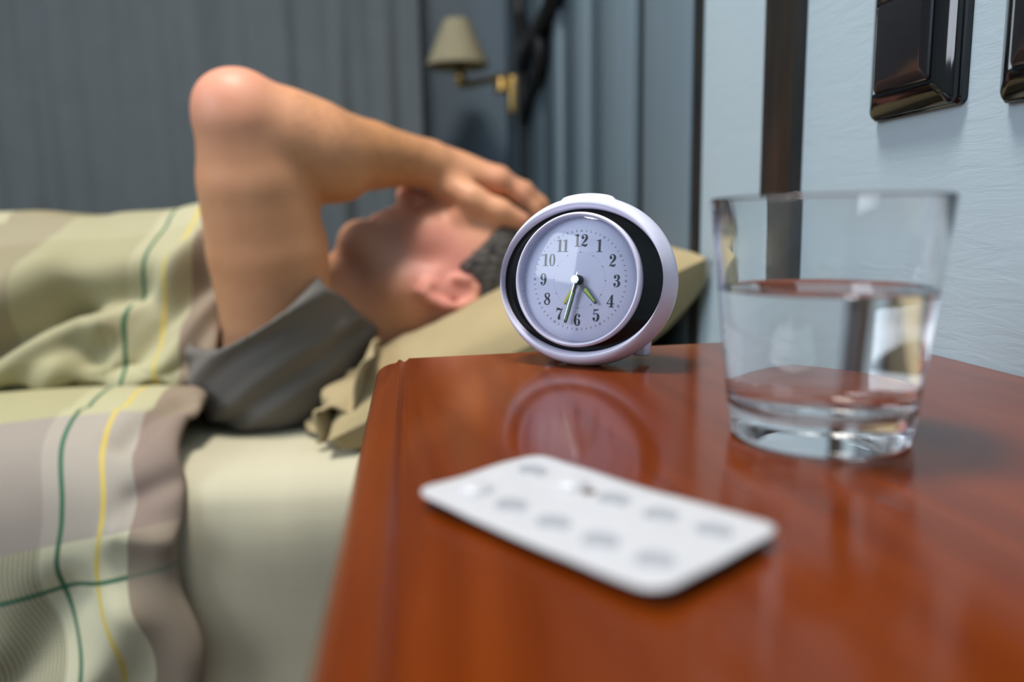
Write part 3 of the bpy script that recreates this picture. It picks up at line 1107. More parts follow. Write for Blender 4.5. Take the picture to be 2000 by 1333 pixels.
# ------------------------------------------------------------------ implicit surfaces
class Field:
    def __init__(self, lo, hi, h):
        self.lo = np.array(lo, np.float32)
        self.h = h
        self.n = np.ceil((np.array(hi) - np.array(lo)) / h).astype(int) + 1
        self.d = np.full(tuple(self.n), 1.0, np.float32)

    def window(self, lo, hi, pad):
        a = np.clip(np.floor((np.array(lo) - pad - self.lo) / self.h).astype(int), 0, self.n - 1)
        b = np.clip(np.ceil((np.array(hi) + pad - self.lo) / self.h).astype(int) + 1, 1, self.n)
        sl = tuple(slice(x, max(y, x + 1)) for x, y in zip(a, b))
        ax = [self.lo[i] + self.h * np.arange(sl[i].start, sl[i].stop, dtype=np.float32) for i in range(3)]
        return sl, ax[0][:, None, None], ax[1][None, :, None], ax[2][None, None, :]

    def add(self, sl, d, k):
        cur = self.d[sl]
        if k > 0:
            hh = np.maximum(k - np.abs(cur - d), 0) / k
            self.d[sl] = np.minimum(cur, d) - hh * hh * k * 0.25
        else:
            self.d[sl] = np.minimum(cur, d)

    def cut(self, sl, d, k):
        cur = self.d[sl]
        d = -d
        hh = np.maximum(k - np.abs(cur - d), 0) / max(k, 1e-6)
        self.d[sl] = np.maximum(cur, d) + hh * hh * k * 0.25

    def cone(self, a, b, r1, r2, k=0.015, squash=None, op='add'):
        """tapered capsule; squash=(axis vector, factor) flattens it along an axis"""
        a, b = np.array(a, np.float32), np.array(b, np.float32)
        R = max(r1, r2)
        sl, X, Y, Z = self.window(np.minimum(a, b) - R * 1.2, np.maximum(a, b) + R * 1.2, 0.03 + k)
        ba = b - a
        px, py, pz = X - a[0], Y - a[1], Z - a[2]
        t = np.clip((px * ba[0] + py * ba[1] + pz * ba[2]) / float(ba @ ba), 0, 1)
        qx, qy, qz = px - ba[0] * t, py - ba[1] * t, pz - ba[2] * t
        if squash:
            n, f = np.array(squash[0], np.float32), squash[1]
            n = n / np.linalg.norm(n)
            q = qx * n[0] + qy * n[1] + qz * n[2]
            e = (f - 1.0) * q
            qx, qy, qz = qx + e * n[0], qy + e * n[1], qz + e * n[2]
        d = np.sqrt(qx * qx + qy * qy + qz * qz) - (r1 + (r2 - r1) * t)
        (self.add if op == 'add' else self.cut)(sl, d.astype(np.float32), k)

    def ell(self, c, rad, axes=None, k=0.015, op='add'):
        c, rad = np.array(c, np.float32), np.array(rad, np.float32)
        R = float(max(rad))
        sl, X, Y, Z = self.window(c - R, c + R, 0.03 + k)
        px, py, pz = X - c[0], Y - c[1], Z - c[2]
        if axes is None:
            axes = np.eye(3)
        l = [px * A[0] + py * A[1] + pz * A[2] for A in axes]
        k0 = np.sqrt(sum((l[i] / rad[i]) ** 2 for i in range(3)))
        k1 = np.sqrt(sum((l[i] / rad[i] ** 2) ** 2 for i in range(3))) + 1e-9
        d = k0 * (k0 - 1.0) / k1
        (self.add if op == 'add' else self.cut)(sl, d.astype(np.float32), k)

    def grid(self):
        ax = [self.lo[i] + self.h * np.arange(self.n[i], dtype=np.float32) for i in range(3)]
        return ax[0][:, None, None], ax[1][None, :, None], ax[2][None, None, :]

    def mesh(self, smooth_iter=1):
        D = self.d
        s = D < 0
        cs = [(0, 0, 0), (1, 0, 0), (0, 1, 0), (1, 1, 0), (0, 0, 1), (1, 0, 1), (0, 1, 1), (1, 1, 1)]
        nx, ny, nz = D.shape

        def sub(A, o):
            return A[o[0]:nx - 1 + o[0], o[1]:ny - 1 + o[1], o[2]:nz - 1 + o[2]]
        cnt = sum(sub(s, o).astype(np.int8) for o in cs)
        act = (cnt > 0) & (cnt < 8)
        idx = np.argwhere(act)
        vals = np.stack([sub(D, o)[act] for o in cs], 1)
        edges = [(0, 1), (2, 3), (4, 5), (6, 7), (0, 2), (1, 3), (4, 6), (5, 7), (0, 4), (1, 5), (2, 6), (3, 7)]
        acc = np.zeros((len(idx), 3), np.float32)
        num = np.zeros(len(idx), np.float32)
        csa = np.array(cs, np.float32)
        for a, b in edges:
            va, vb = vals[:, a], vals[:, b]
            m = (va < 0) != (vb < 0)
            t = np.where(m, va / np.where(va == vb, 1, va - vb), 0)
            p = csa[a] + (csa[b] - csa[a]) * t[:, None]
            acc += np.where(m[:, None], p, 0)
            num += m
        V = self.lo + self.h * (idx + acc / num[:, None])
        vid = np.full(act.shape, -1, np.int32)
        vid[act] = np.arange(len(idx))
        faces = []
        for ax in range(3):
            o1, o2 = [(1, 2), (2, 0), (0, 1)][ax]
            A = [slice(1, -1)] * 3
            A[ax] = slice(0, -1)
            B = list(A)
            B[ax] = slice(1, None)
            s0, s1 = s[tuple(A)], s[tuple(B)]
            ch = np.argwhere(s0 != s1)
            if not len(ch):
                continue
            pos = ch.copy()
            for i in range(3):
                if i != ax:
                    pos[:, i] += 1
            flip = s0[tuple(ch.T)]

            def cell(d1, d2):
                q = pos.copy()
                q[:, o1] -= d1
                q[:, o2] -= d2
                return vid[q[:, 0], q[:, 1], q[:, 2]]
            q = np.stack([cell(1, 1), cell(0, 1), cell(0, 0), cell(1, 0)], 1)
            q[~flip] = q[~flip][:, ::-1]
            faces.append(q)
        Fq = np.concatenate(faces)
        Fq = Fq[(Fq >= 0).all(1)]
        for _ in range(smooth_iter):
            sm = np.zeros_like(V)
            ct = np.zeros(len(V), np.float32)
            for i in range(4):
                a, b = Fq[:, i], Fq[:, (i + 1) % 4]
                for c in range(3):
                    sm[:, c] += np.bincount(a, V[b, c], len(V)) + np.bincount(b, V[a, c], len(V))
                ct += np.bincount(a, None, len(V)) + np.bincount(b, None, len(V))
            V = 0.5 * V + 0.5 * sm / np.maximum(ct, 1)[:, None]
        return V, Fq


def np_mesh(name, V, Fq, mat, parent=None):
    me = bpy.data.meshes.new(name)
    me.vertices.add(len(V))
    me.vertices.foreach_set('co', np.asarray(V, np.float32).ravel())
    me.loops.add(len(Fq) * 4)
    me.loops.foreach_set('vertex_index', Fq.astype(np.int32).ravel())
    me.polygons.add(len(Fq))
    me.polygons.foreach_set('loop_start', np.arange(0, len(Fq) * 4, 4, dtype=np.int32))
    me.polygons.foreach_set('use_smooth', np.ones(len(Fq), bool))
    me.update(calc_edges=True)
    me.validate()
    me.materials.append(mat)
    o = bpy.data.objects.new(name, me)
    COL.objects.link(o)
    if parent:
        o.parent = parent
    return o


# ------------------------------------------------------------------ the man lying on the bed
HO = np.array((0.0400, 0.972, 0.606))            # middle of the head between the ears
TILT = math.radians(100)
HF = np.array((math.cos(TILT), 0, math.sin(TILT)))       # where the face points
HU = np.array((math.sin(TILT), 0, -math.cos(TILT)))      # towards the crown
HS = np.array((0, -1.0, 0))                              # towards his left ear
HAX = np.array([HF, HU, HS])


def hp(f, u, s=0.0):
    return HO + HF * f + HU * u + HS * s


def body_field(f, skin=True):
    # --- torso and legs
    f.ell((-0.36, 1.08, 0.540), (0.27, 0.122, 0.082), k=0.03)
    f.ell((-0.60, 1.07, 0.535), (0.24, 0.125, 0.08), k=0.05)
    f.ell((-0.80, 1.06, 0.54), (0.16, 0.15, 0.09), k=0.05)
    f.cone((-0.155, 0.925, 0.535), (-0.155, 1.14, 0.53), 0.066, 0.062, 0.05)
    for s, y in ((-1, 0.97), (1, 1.14)):
        f.cone((-0.84, y, 0.54), (-1.24, y + s * 0.01, 0.545), 0.075, 0.055, 0.04)
        f.cone((-1.24, y + s * 0.01, 0.545), (-1.52, y + s * 0.015, 0.50), 0.052, 0.036, 0.03)
    # --- his right arm lies along the body under the duvet
    f.cone((-0.17, 1.17, 0.525), (-0.45, 1.205, 0.515), 0.055, 0.042, 0.03)
    f.cone((-0.45, 1.205, 0.515), (-0.68, 1.18, 0.52), 0.042, 0.03, 0.02)


def arm_field(f):
    S, LOW, MID = (-0.140, 0.885, 0.520), (-0.1475, 0.866, 0.585), (-0.1500, 0.848, 0.655)
    E, FO, FM, W = (-0.1595, 0.812, 0.7800), (-0.100, 0.850, 0.7585), (-0.043, 0.900, 0.7560), (0.0225, 0.938, 0.7500)
    f.cone(S, LOW, 0.062, 0.0595, 0.03)
    f.cone(LOW, MID, 0.0595, 0.0620, 0.003)
    f.cone(MID, (-0.1555, 0.828, 0.725), 0.0620, 0.0560, 0.003)
    f.cone((-0.1555, 0.828, 0.725), E, 0.0560, 0.0455, 0.003)
    f.ell((-0.167, 0.806, 0.803), (0.030, 0.028, 0.024), k=0.03)          # point of the elbow
    f.cone(E, FO, 0.0450, 0.0500, 0.006)
    f.cone((-0.128, 0.842, 0.768), (-0.075, 0.872, 0.748), 0.0455, 0.0440, 0.025)
    f.cone(FO, FM, 0.0500, 0.0385, 0.004)
    f.cone(FM, W, 0.0395, 0.0290, 0.006, (np.array((-0.25, 0.55, 0.9)), 1.10))
    # --- hand: palm spread on the forehead, thumb towards us
    f.cone(W, (0.060, 0.958, 0.741), 0.0285, 0.0290, 0.015, (np.array((0.25, -0.35, 0.9)), 1.25))
    for (a, r) in (((0.108, 0.948, 0.7305), 0.0150), ((0.112, 0.968, 0.7345), 0.0150), ((0.108, 0.987, 0.7310), 0.0145), ((0.098, 1.004, 0.7240), 0.0135)):
        f.cone((0.045, 0.955, 0.744), a, 0.0200, r, 0.012)
    fing = [  # index, middle, ring, little: knuckle, joints, tip
        [(0.108, 0.948, 0.7305), (0.1370, 0.952, 0.7130), (0.1540, 0.955, 0.6960), (0.1640, 0.957, 0.6780)],
        [(0.112, 0.968, 0.7345), (0.1450, 0.972, 0.7200), (0.1660, 0.976, 0.7020), (0.1770, 0.979, 0.6810)],
        [(0.108, 0.987, 0.7310), (0.1390, 0.995, 0.7190), (0.1600, 1.001, 0.7030), (0.1720, 1.005, 0.6840)],
        [(0.098, 1.004, 0.7240), (0.1230, 1.014, 0.7130), (0.1400, 1.021, 0.6990), (0.1520, 1.026, 0.6840)]]
    for i, ch in enumerate(fing):
        r = [0.0108, 0.0098, 0.0088, 0.0078] if i < 3 else [0.0096, 0.0086, 0.0078, 0.0070]
        for j in range(3):
            f.cone(ch[j], ch[j + 1], r[j], r[j + 1], 0.006 if j else 0.009)
        f.ell(ch[0], (0.0125, 0.0115, 0.0115), k=0.006)
    th = [(0.040, 0.938, 0.728), (0.0740, 0.918, 0.7080), (0.1060, 0.910, 0.6930), (0.1330, 0.912, 0.6810)]
    rr = [0.0200, 0.0150, 0.0125, 0.0100]
    for j in range(3):
        f.cone(th[j], th[j + 1], rr[j], rr[j + 1], 0.010)


def head_field(f):
    ell = lambda p, r, k=0.012, op='add': f.ell(hp(*p), r, HAX, k, op)
    ell((0.000, 0.050, 0), (0.094, 0.082, 0.0755), 0.02)
    ell((-0.030, 0.035, 0), (0.066, 0.070, 0.070), 0.03)
    ell((0.042, -0.012, 0), (0.054, 0.080, 0.060), 0.03)
    for s in (-1, 1):
        f.cone(hp(0.010, -0.050, s * 0.055), hp(0.066, -0.088, s * 0.022), 0.0200, 0.0215, 0.022)
        f.cone(hp(0.008, -0.010, s * 0.060), hp(0.010, -0.052, s * 0.054), 0.016, 0.020, 0.02)
        ell((0.062, -0.008, s * 0.042), (0.024, 0.020, 0.020), 0.02)
        f.cone(hp(0.090, 0.034, s * 0.010), hp(0.076, 0.034, s * 0.046), 0.0120, 0.0100, 0.014)
        ell((0.078, 0.012, s * 0.031), (0.014, 0.012, 0.016), 0.006)
        ell((0.104, -0.030, s * 0.011), (0.009, 0.008, 0.007), 0.006)
    f.cone(hp(0.070, -0.091, -0.009), hp(0.070, -0.091, 0.009), 0.0215, 0.0215, 0.028)      # chin
    f.cone(hp(0.093, 0.026), hp(0.113, -0.020), 0.0085, 0.0115, 0.012)                   # nose bridge
    ell((0.1160, -0.024, 0), (0.0115, 0.011, 0.0115), 0.008)
    ell((0.088, -0.046, 0), (0.014, 0.018, 0.026), 0.012)
    f.cone(hp(0.0965, -0.0520, -0.014), hp(0.0965, -0.0520, 0.014), 0.0062, 0.0062, 0.006)
    f.cone(hp(0.0935, -0.0640, -0.012), hp(0.0935, -0.0640, 0.012), 0.0070, 0.0070, 0.006)
    ell((0.1050, -0.0585, 0), (0.0085, 0.0022, 0.022), 0.004, 'cut')
    # ears
    for s in (-1, 1):
        f.cone(hp(-0.010, 0.018, s * 0.074), hp(-0.002, -0.014, s * 0.074), 0.013, 0.010, 0.008, (HS, 1.6))
        rim = [(0.008, 0.012), (0.004, 0.027), (-0.008, 0.034), (-0.021, 0.028), (-0.025, 0.012), (-0.019, -0.006), (-0.009, -0.020), (0.001, -0.027), (0.007, -0.020)]
        for i in range(len(rim) - 1):
            o = 0.080 + 0.006 * min(1, max(0, -rim[i][0] / 0.02))
            f.cone(hp(rim[i][0], rim[i][1], s * o), hp(rim[i + 1][0], rim[i + 1][1], s * o), 0.0052, 0.0052 if i < 6 else 0.0075, 0.006)
        f.ell(hp(-0.006, 0.010, s * 0.087), (0.008, 0.012, 0.0055), HAX, 0.006, 'cut')
    # neck
    f.cone(hp(-0.022, -0.045), (-0.115, 0.985, 0.548), 0.0600, 0.0640, 0.035)
    f.cone(hp(0.004, -0.075, 0.028), (-0.105, 0.945, 0.560), 0.024, 0.024, 0.03)
    f.cone(hp(0.034, -0.094, 0), (-0.104, 0.968, 0.592), 0.028, 0.047, 0.026)


def mat_skin():
    m = new_mat('man_skin', srgb(206, 158, 128), 0.48, 0.35)
    t = NT(m)
    at = t.n('Attribute', attribute_name='tint')
    sp = t.n('SeparateColor')
    t.l(at.outputs['Color'], sp.inputs[0])
    nz = t.noise(34, 4, 0.55, t.coords())
    base = t.mix(nz, srgb(204, 142, 102), srgb(226, 168, 132))
    base = t.mix(sp.outputs[0], base, srgb(214, 140, 126))       # pink: ear, elbow, knuckles, nose
    base = t.mix(sp.outputs[1], base, srgb(150, 122, 112))       # stubble
    base = t.mix(sp.outputs[2], base, srgb(190, 132, 84))        # tan of the forearm
    t.color(base)
    t.bump(t.noise(260, 3, 0.6, t.coords()), 0.12, 0.001)
    t.b.inputs['Subsurface Weight'].default_value = 0.12
    t.b.inputs['Subsurface Radius'].default_value = (0.012, 0.005, 0.003)
    t.b.inputs['Subsurface Scale'].default_value = 0.6
    return m


M['skin'] = mat_skin()
M['hair'] = new_mat('greying_dark_hair', srgb(62, 56, 52), 0.55, 0.4)
_t = NT(M['hair'])
_t.color(_t.ramp(_t.noise(160, 3, 0.6, _t.coords()), [(0.35, srgb(44, 39, 36)), (0.6, srgb(84, 78, 74)), (0.8, srgb(128, 122, 118))]))


def make_man():
    f = Field((-1.62, 0.76, 0.44), (0.225, 1.27, 0.845), 0.0034)
    body_field(f)
    arm_field(f)
    head_field(f)
    # flattened where he rests on the mattress
    X, Y, Z = f.grid()
    f.d = np.maximum(f.d, (MZ + 0.004) - Z + 0 * X + 0 * Y).astype(np.float32)
    V, Q = f.mesh(4)
    man = np_mesh('person', V, Q, M['skin'])
    col = np.zeros((len(V), 4), np.float32)
    col[:, 3] = 1

    def g(p, r):
        return np.exp(-((V - np.array(p)) ** 2).sum(1) / (r * r))
    pink = 0.9 * g((-0.170, 0.800, 0.805), 0.040) + 0.9 * g(hp(0, 0, 0.085), 0.035) + 0.7 * g(hp(0.115, -0.025), 0.025) + 0.55 * g(hp(0.055, -0.01, 0.06), 0.05)
    pink += 0.5 * g(hp(0.10, -0.052), 0.012) + 0.6 * g(hp(0.02, 0.0, 0.06), 0.05) + 0.5 * g(hp(0.095, -0.058), 0.02) + 0.5 * g(hp(0.085, -0.095), 0.02)
    for p in ((0.108, 0.948, 0.7305), (0.112, 0.968, 0.7345), (0.137, 0.952, 0.713), (0.133, 0.912, 0.681)):
        pink += 0.5 * g(p, 0.016)
    stub = sum(0.75 * g(hp(a, b, 0.04), 0.032) for a, b in ((0.055, -0.085), (0.03, -0.068), (0.075, -0.06)))
    tan = 0.8 * g((-0.06, 0.88, 0.757), 0.06) + 0.8 * g((-0.01, 0.915, 0.752), 0.05) + 0.5 * g((-0.15, 0.85, 0.66), 0.09) + 0.6 * g((-0.11, 0.84, 0.75), 0.05)
    col[:, 0], col[:, 1], col[:, 2] = np.clip(pink, 0, 0.9), np.clip(stub, 0, 0.7), np.clip(tan, 0, 0.8)
    at = man.data.color_attributes.new('tint', 'FLOAT_COLOR', 'POINT')
    at.data.foreach_set('color', col.ravel())
    tag(man, 'man in a grey t-shirt lying on his back with a hand over his forehead', 'person')

    # --- t-shirt (a thin shell with an open sleeve and neck)
    def sdf(fld):
        fld.ell((-0.36, 1.08, 0.536), (0.285, 0.132, 0.090), k=0.03)
        fld.cone((-0.165, 0.905, 0.530), (-0.150, 1.15, 0.530), 0.078, 0.074, 0.05)
        fld.cone((-0.160, 0.880, 0.520), (-0.158, 0.852, 0.620), 0.076, 0.0745, 0.04, (np.array((1.0, 0.1, 0)), 0.93))
        fld.cone((-0.150, 0.93, 0.550), (-0.098, 0.935, 0.590), 0.066, 0.068, 0.04)
        fld.cone((-0.150, 1.15, 0.530), (-0.29, 1.185, 0.520), 0.066, 0.058, 0.03)
    f2 = Field((-0.66, 0.765, 0.445), (-0.02, 1.265, 0.68), 0.0030)
    sdf(f2)
    X, Y, Z = f2.grid()
    # drape folds running from the neck down to the armpit
    q = (X * 0.55 - Z * 0.80)
    amp = 0.0034 * np.exp(-((X + 0.15) / 0.13) ** 2)
    wob = 0.9 * np.sin(X * 26.0) + 0.5 * np.sin(Z * 40.0 + X * 10.0)
    f2.d += (amp * (np.sin(q * 165.0 + wob) + 0.5 * np.sin(q * 270.0 + 1.3 * wob + 1.0))).astype(np.float32) + 0 * Y
    f2.d = np.maximum(f2.d, (MZ + 0.003) - Z)
    shell = np.maximum(f2.d, -(f2.d + 0.0075))
    # sleeve mouth: a plane sloping up to the right
    n = np.array((-0.52, -0.32, 0.84))
    n /= np.linalg.norm(n)
    p0 = np.array((-0.163, 0.80, 0.578))
    mouth = (X - p0[0]) * n[0] + (Y - p0[1]) * n[1] + (Z - p0[2]) * n[2]
    ax0, ax1 = np.array((-0.165, 0.862, 0.585)), np.array((-0.150, 0.850, 0.75))
    ba = ax1 - ax0
    tt = np.clip(((X - ax0[0]) * ba[0] + (Y - ax0[1]) * ba[1] + (Z - ax0[2]) * ba[2]) / float(ba @ ba), 0, 1)
    dist = np.sqrt((X - ax0[0] - ba[0] * tt) ** 2 + (Y - ax0[1] - ba[1] * tt) ** 2 + (Z - ax0[2] - ba[2] * tt) ** 2)
    cutv = np.minimum(mouth, 0.105 - dist)         # only the near sleeve
    shell = np.maximum(shell, cutv)
    # neck opening
    n2 = np.array((0.78, 0.0, 0.62))
    p2 = np.array((-0.066, 0.92, 0.588))
    neck = (X - p2[0]) * n2[0] + (Y - p2[1]) * n2[1] + (Z - p2[2]) * n2[2]
    shell = np.maximum(shell, neck)
    # far sleeve end
    shell = np.maximum(shell, np.minimum(-(X + 0.275), Y - 1.15))
    f2.d = shell.astype(np.float32)
    f2.d[0], f2.d[-1], f2.d[:, 0], f2.d[:, -1], f2.d[:, :, 0], f2.d[:, :, -1] = 1, 1, 1, 1, 1, 1
    V2, Q2 = f2.mesh(1)
    sh = np_mesh('t_shirt', V2, Q2, M['shirt'], man)
    sh['label'] = 'grey short-sleeved t-shirt'

    # --- hair: scalp cap plus strands
    f3 = Field((-0.05, 0.872, 0.48), (0.225, 1.075, 0.74), 0.0034)
    f3.ell(hp(0.000, 0.050, 0), (0.094, 0.082, 0.0755), HAX, 0.02)
    f3.ell(hp(-0.030, 0.035, 0), (0.066, 0.070, 0.070), HAX, 0.03)
    f3.ell(hp(0.042, -0.012, 0), (0.054, 0.080, 0.060), HAX, 0.03)
    f3.d -= 0.0085
    X, Y, Z = f3.grid()
    lf = (X - HO[0]) * HF[0] + (Z - HO[2]) * HF[2] + 0 * Y
    lu = (X - HO[0]) * HU[0] + (Z - HO[2]) * HU[2] + 0 * Y
    ls = (Y - HO[1]) * HS[1] + 0 * X
    # front hair line (temples recede) and nape line
    line = 0.052 + 0.55 * (lu - 0.052) - 0.012 * (np.abs(ls) / 0.07) ** 2
    line = np.where(lu < 0.045, np.minimum(line, 0.044 + 0.25 * (lu - 0.03)), line)
    cutf = lf - line
    burn = np.where((lf > -0.012) & (lf < 0.030) & (np.abs(ls) > 0.05), -(lu - 0.012), -(lu + 0.018 + 0.3 * lf))
    wob = 0.0018 * np.sin(X * 400 + Z * 130) * np.sin(Y * 330 + Z * 210) + 0.001 * np.sin(Z * 640)
    ear = 0.034 - np.sqrt(((lf + 0.009) / 0.9) ** 2 + (lu - 0.004) ** 2) - 0.3 * (0.065 - np.abs(ls)).clip(0)
    f3.d = np.maximum(np.maximum(np.maximum(f3.d + wob, cutf), burn), ear).astype(np.float32)
    V3, Q3 = f3.mesh(1)
    hair = np_mesh('hair', V3, Q3, M['hair'], man)
    hair['label'] = 'short dark greying hair'
    rng = np.random.default_rng(3)
    pick = rng.choice(len(V3), min(3600, len(V3)), replace=False)
    vs_, fs_ = [], []
    cen = hp(-0.01, 0.04)
    for i in pick:
        p = V3[i].astype(float)
        nn = p - cen
        nn /= np.linalg.norm(nn)
        back = -0.35 * HF + 0.7 * HU + rng.normal(0, 0.28, 3)
        d = nn * 0.55 + back * 0.75
        d /= np.linalg.norm(d)
        side = np.cross(d, nn)
        side /= np.linalg.norm(side) + 1e-9
        ln = rng.uniform(0.010, 0.020)
        b = len(vs_)
        w = 0.0004
        mid = p + d * ln * 0.55
        tip = p + d * ln - nn * ln * 0.15
        vs_ += [p + side * w, p - side * w, mid + side * w * 0.8, mid - side * w * 0.8, tip]
        fs_ += [(b, b + 1, b + 3, b + 2), (b + 2, b + 3, b + 4)]
    st = mesh_obj('hair_strands', vs_, fs_, M['hair'], hair)
    tag(st, kind='stuff')
    # --- fine hair along the forearm
    vs_, fs_ = [], []
    E, FO, FM, W = (np.array(p) for p in ((-0.1595, 0.812, 0.78), (-0.100, 0.850, 0.7585), (-0.043, 0.900, 0.7560), (0.0225, 0.938, 0.7500)))
    mask = (V[:, 0] > -0.11) & (V[:, 0] < 0.03) & (V[:, 2] > 0.735) & (V[:, 1] < 0.97)
    cand = np.argwhere(mask)[:, 0]
    pick = rng.choice(cand, min(900, len(cand)), replace=False)
    for i in pick:
        p = V[i].astype(float)
        tt = np.clip((p[0] - FO[0]) / (W[0] - FO[0]), 0, 1)
        ax = FO + (W - FO) * tt
        nn = p - ax
        nn /= np.linalg.norm(nn) + 1e-9
        d = nn * 0.5 + np.array((0.7, 0.3, -0.1)) + rng.normal(0, 0.25, 3)
        d /= np.linalg.norm(d)
        side = np.cross(d, nn)
        side /= np.linalg.norm(side) + 1e-9
        ln = rng.uniform(0.006, 0.012)
        b = len(vs_)
        vs_ += [p + side * 0.00011, p - side * 0.00011, p + d * ln]
        fs_ += [(b, b + 1, b + 2)]
    tag(mesh_obj('arm_hair', vs_, fs_, M['hair'], man), kind='stuff')


make_man()


# ------------------------------------------------------------------ pillows
def pillow_mesh(lx, ly, th, n=64, seed=1, wr=0.004, under=0.05):
    """cushion lying in its own xy plane, seam at z=0"""
    vs_, fs_ = [], []
    for side in (1, -1):
        for j in range(n + 1):
            for i in range(n + 1):
                a, b = -1 + 2 * i / n, -1 + 2 * j / n
                x = a * lx * (1 - 0.055 * (1 - b * b) * abs(a) ** 3)
                y = b * ly * (1 - 0.055 * (1 - a * a) * abs(b) ** 3)
                e = max(0.0, (1 - abs(a) ** 2.6)) ** 0.46 * max(0.0, (1 - abs(b) ** 2.6)) ** 0.46
                if side < 0:
                    e = max(0.0, (1 - abs(a) ** 2.6)) ** 0.32 * max(0.0, (1 - abs(b) ** 2.6)) ** 0.32
                z = (th if side > 0 else under) * e
                edge = min(1 - abs(a), 1 - abs(b))
                w = wr * (mnoise.noise((x * 17 + seed, y * 17, side * 3.0)) + 0.6 * mnoise.noise((x * 42, y * 30 + seed, side * 5.0)))
                z = side * (z + w * min(1.0, edge * 9))
                vs_.append([x, y, z])
    N = (n + 1) ** 2
    for s in (0, 1):
        for j in range(n):
            for i in range(n):
                q = (s * N + j * (n + 1) + i, s * N + j * (n + 1) + i + 1, s * N + (j + 1) * (n + 1) + i + 1, s * N + (j + 1) * (n + 1) + i)
                fs_.append(q if s == 0 else q[::-1])
    return vs_, fs_


def make_pillows():
    # upper pillow: low at the man's shoulder, propped up towards the wall
    root = empty('pillow', (0.09, 1.02, 0.53))
    vs_, fs_ = pillow_mesh(0.205, 0.30, 0.062, 72, 2, 0.0035, 0.105)
    out = []
    sl = math.radians(22.5)
    c, s = math.cos(sl), math.sin(sl)
    for x, y, z in vs_:
        X = x * c - z * s
        Z = x * s + z * c
        wx, wy = X + 0.103, y + 1.03
        Zw = Z + 0.553
        Zw += 0.010 * float(sstep(0.16, 0.29, wx))
        # head hollow
        if z > 0:
            d = ((wx - 0.055) / 0.115) ** 2 + ((wy - 0.985) / 0.10) ** 2
            Zw -= 0.040 * math.exp(-d)
        Zw = max(Zw, MZ + 0.003 + 0.02 * max(0, z) / 0.06)
        out.append((wx - 0.09, wy - 1.02, Zw - 0.53))
    o = mesh_obj('pillowcase', out, fs_, M['pillow'], root)
    # loose open end of the case: rumpled flap at the near corner
    vs_, fs_ = [], []
    nu, nv = 40, 26
    for j in range(nv + 1):
        v = j / nv
        for i in range(nu + 1):
            u = i / nu
            x = -0.040 - 0.068 * v + 0.012 * math.sin(u * 9) * v
            y = 0.742 + 0.11 * u + 0.01 * v
            z = 0.555 - 0.082 * v ** 0.8 - 0.05 * u * (1 - v) * 0
            fold = 0.016 * math.sin(v * 11.0 + u * 3.0) * (0.4 + 0.6 * v) + 0.006 * math.sin(v * 25 + u * 9) * v
            z = z + fold * (1 - 0.5 * u)
            x = x - 0.5 * fold
            z = max(z, MZ + 0.004 + 0.010 * abs(math.sin(u * 7 + 0.5)) * (v > 0.9))
            vs_.append((x - 0.09, y - 1.02, z - 0.53))
    for j in range(nv):
        for i in range(nu):
            a = j * (nu + 1) + i
            fs_.append((a, a + 1, a + nu + 2, a + nu + 1))
    fl = mesh_obj('pillowcase_flap', vs_, fs_, M['pillow'], root)
    sm = fl.modifiers.new('thickness', 'SOLIDIFY')
    sm.thickness = 0.003
    tag(root, "beige pillow under the man's head", 'pillow')
    # lower pillow, mostly hidden behind the nightstand
    r2 = empty('pillow', (0.11, 1.04, MZ))
    vs_, fs_ = pillow_mesh(0.150, 0.285, 0.05, 40, 9, 0.003)
    mesh_obj('pillowcase', [(x + 0.035, y, max(z * 0.85 + 0.045, 0.004)) for x, y, z in vs_], fs_, M['pillow_lower'], r2)
    tag(r2, 'olive pillow underneath the beige pillow', 'pillow')


make_pillows()


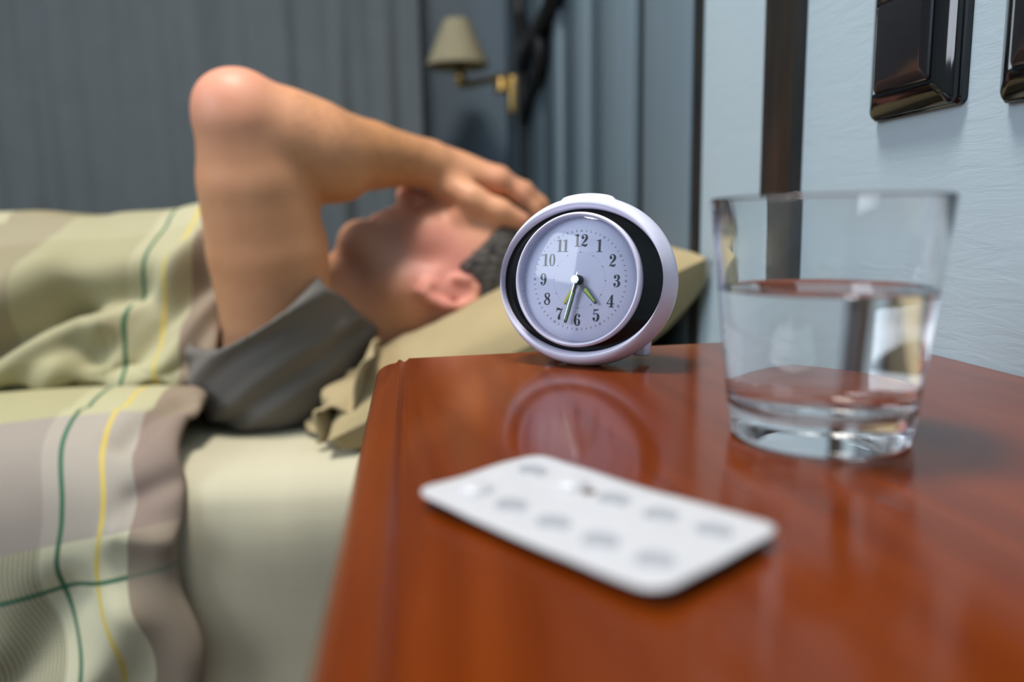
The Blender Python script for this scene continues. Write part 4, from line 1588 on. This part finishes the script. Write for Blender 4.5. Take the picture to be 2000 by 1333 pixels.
# ------------------------------------------------------------------ duvet
def make_duvet():
    # cross profile from the far side, over the body, tucked beside it, over the near edge and down
    prof = [(1.66, 0.475), (1.50, 0.50), (1.36, 0.57), (1.22, 0.665), (1.10, 0.700), (1.02, 0.693), (0.95, 0.669), (0.905, 0.634), (0.876, 0.593), (0.860, 0.560), (0.850, 0.537), (0.852, 0.522), (0.860, 0.5145),
            (0.850, 0.5105), (0.832, 0.5160), (0.805, 0.5165), (0.770, 0.5120), (0.735, 0.5020), (0.704, 0.485), (0.682, 0.456), (0.671, 0.415), (0.666, 0.36), (0.663, 0.30), (0.661, 0.24), (0.660, 0.17)]
    pr = catmull(prof, 7)
    seg = np.linalg.norm(np.diff(pr, axis=0), axis=1)
    s = np.concatenate([[0], np.cumsum(seg)])
    # v coordinate: 0.5 at the crease, growing downwards
    ic = int(np.argmin(np.abs(pr[:, 0] - 0.850) + np.abs(pr[:, 1] - 0.5105)))
    vco = 0.46 + (s - s[ic])
    tn = np.gradient(pr, axis=0)
    tn /= np.linalg.norm(tn, axis=1)[:, None]
    nr = np.stack([tn[:, 1], -tn[:, 0]], 1)
    nr[nr[:, 1] * 1.0 - nr[:, 0] * 0.6 < 0] *= -1
    nu = 190
    LU = 1.35
    us = np.concatenate([np.linspace(0, 0.45, 150), np.linspace(0.45, LU, 41)[1:]])
    vs_, fs_, uv = [], [], []
    n = len(pr)

    def hem_x(y, z, v):
        # where the right-hand hem runs
        x = -0.214
        if z < 0.51 and y < 0.76:
            x += 0.016 * max(0.0, (0.44 - z) / 0.2) + 0.006 * math.sin(z * 46)
        if y > 0.87:
            x += 0.026 * min(1, (y - 0.87) / 0.10)
        return x

    # fold lines: (u0, v0, u1, v1, depth, width), in cloth metres
    folds = [(0.27, 0.425, 0.165, 0.345, -0.034, 0.018), (0.165, 0.345, 0.09, 0.322, -0.026, 0.020), (0.24, 0.442, 0.14, 0.378, 0.014, 0.014),
             (0.135, 0.405, 0.085, 0.345, -0.026, 0.024), (0.175, 0.445, 0.115, 0.378, 0.016, 0.015), (0.115, 0.378, 0.025, 0.265, 0.020, 0.017),
             (0.095, 0.435, 0.025, 0.325, -0.022, 0.018), (0.30, 0.40, 0.20, 0.305, 0.012, 0.025), (0.06, 0.20, 0.04, 0.15, 0.012, 0.05),
             (0.33, 0.18, 0.22, 0.13, -0.012, 0.02), (0.04, 0.44, 0.0, 0.36, -0.012, 0.014),
             (0.015, 0.53, 0.045, 0.60, -0.009, 0.014), (0.0, 0.64, 0.04, 0.66, -0.006, 0.012), (0.0, 0.70, 0.05, 0.69, 0.007, 0.012),
             (0.16, 0.82, 0.09, 0.74, -0.012, 0.02), (0.10, 0.83, 0.05, 0.76, 0.010, 0.02)]
    rows = []
    for iu, u in enumerate(us):
        for k in range(n):
            y, z = pr[k]
            v = vco[k]
            d = 0.0
            for (a, b, c2, e, dep, wd) in folds:
                ax_, ay_ = c2 - a, e - b
                t = max(0.0, min(1.0, ((u - a) * ax_ + (v - b) * ay_) / (ax_ * ax_ + ay_ * ay_)))
                dd = (u - a - ax_ * t) ** 2 + (v - b - ay_ * t) ** 2
                d += 1.3 * dep * math.exp(-dd / (wd * wd))
            d += 0.0055 * mnoise.noise((u * 7, v * 7, 0.3)) + 0.0022 * mnoise.noise((u * 22, v * 19, 2.0))
            # keep the tucked crease tight
            d *= 0.35 + 0.65 * min(1.0, abs(v - 0.46) / 0.04)
            # hem: plump rounding-off at the end
            rnd = 0.012 * (1 - math.sqrt(max(0, 1 - (1 - min(u, 0.02) / 0.02) ** 2)))
            d -= rnd
            x = hem_x(y, z, v) - u
            vs_.append((x, y + nr[k][0] * d, z + nr[k][1] * d))
            uv.append((u, v))
    for i in range(len(us) - 1):
        for k in range(n - 1):
            fs_.append((i * n + k, (i + 1) * n + k, (i + 1) * n + k + 1, i * n + k + 1))
    root = empty('duvet', (-0.8, 1.1, MZ))
    T = Vector((-0.8, 1.1, MZ))
    o = mesh_obj('duvet_cover', [Vector(v) - T for v in vs_], fs_, M['duvet'], root, True, uv)
    # lining: the underside, a little below
    sm = o.modifiers.new('thickness', 'SOLIDIFY')
    sm.thickness = 0.006
    sm.offset = -1
    bm = bmesh.new()
    bm.from_mesh(o.data)
    bmesh.ops.recalc_face_normals(bm, faces=bm.faces)
    up_ = sum(f.normal.z for f in bm.faces)
    if up_ < 0:
        bmesh.ops.reverse_faces(bm, faces=bm.faces)
    bm.to_mesh(o.data)
    bm.free()
    o.data.polygons.foreach_set('use_smooth', [True] * len(o.data.polygons))
    tag(root, 'cream and brown checked duvet with green lines covering the man', 'duvet')


make_duvet()
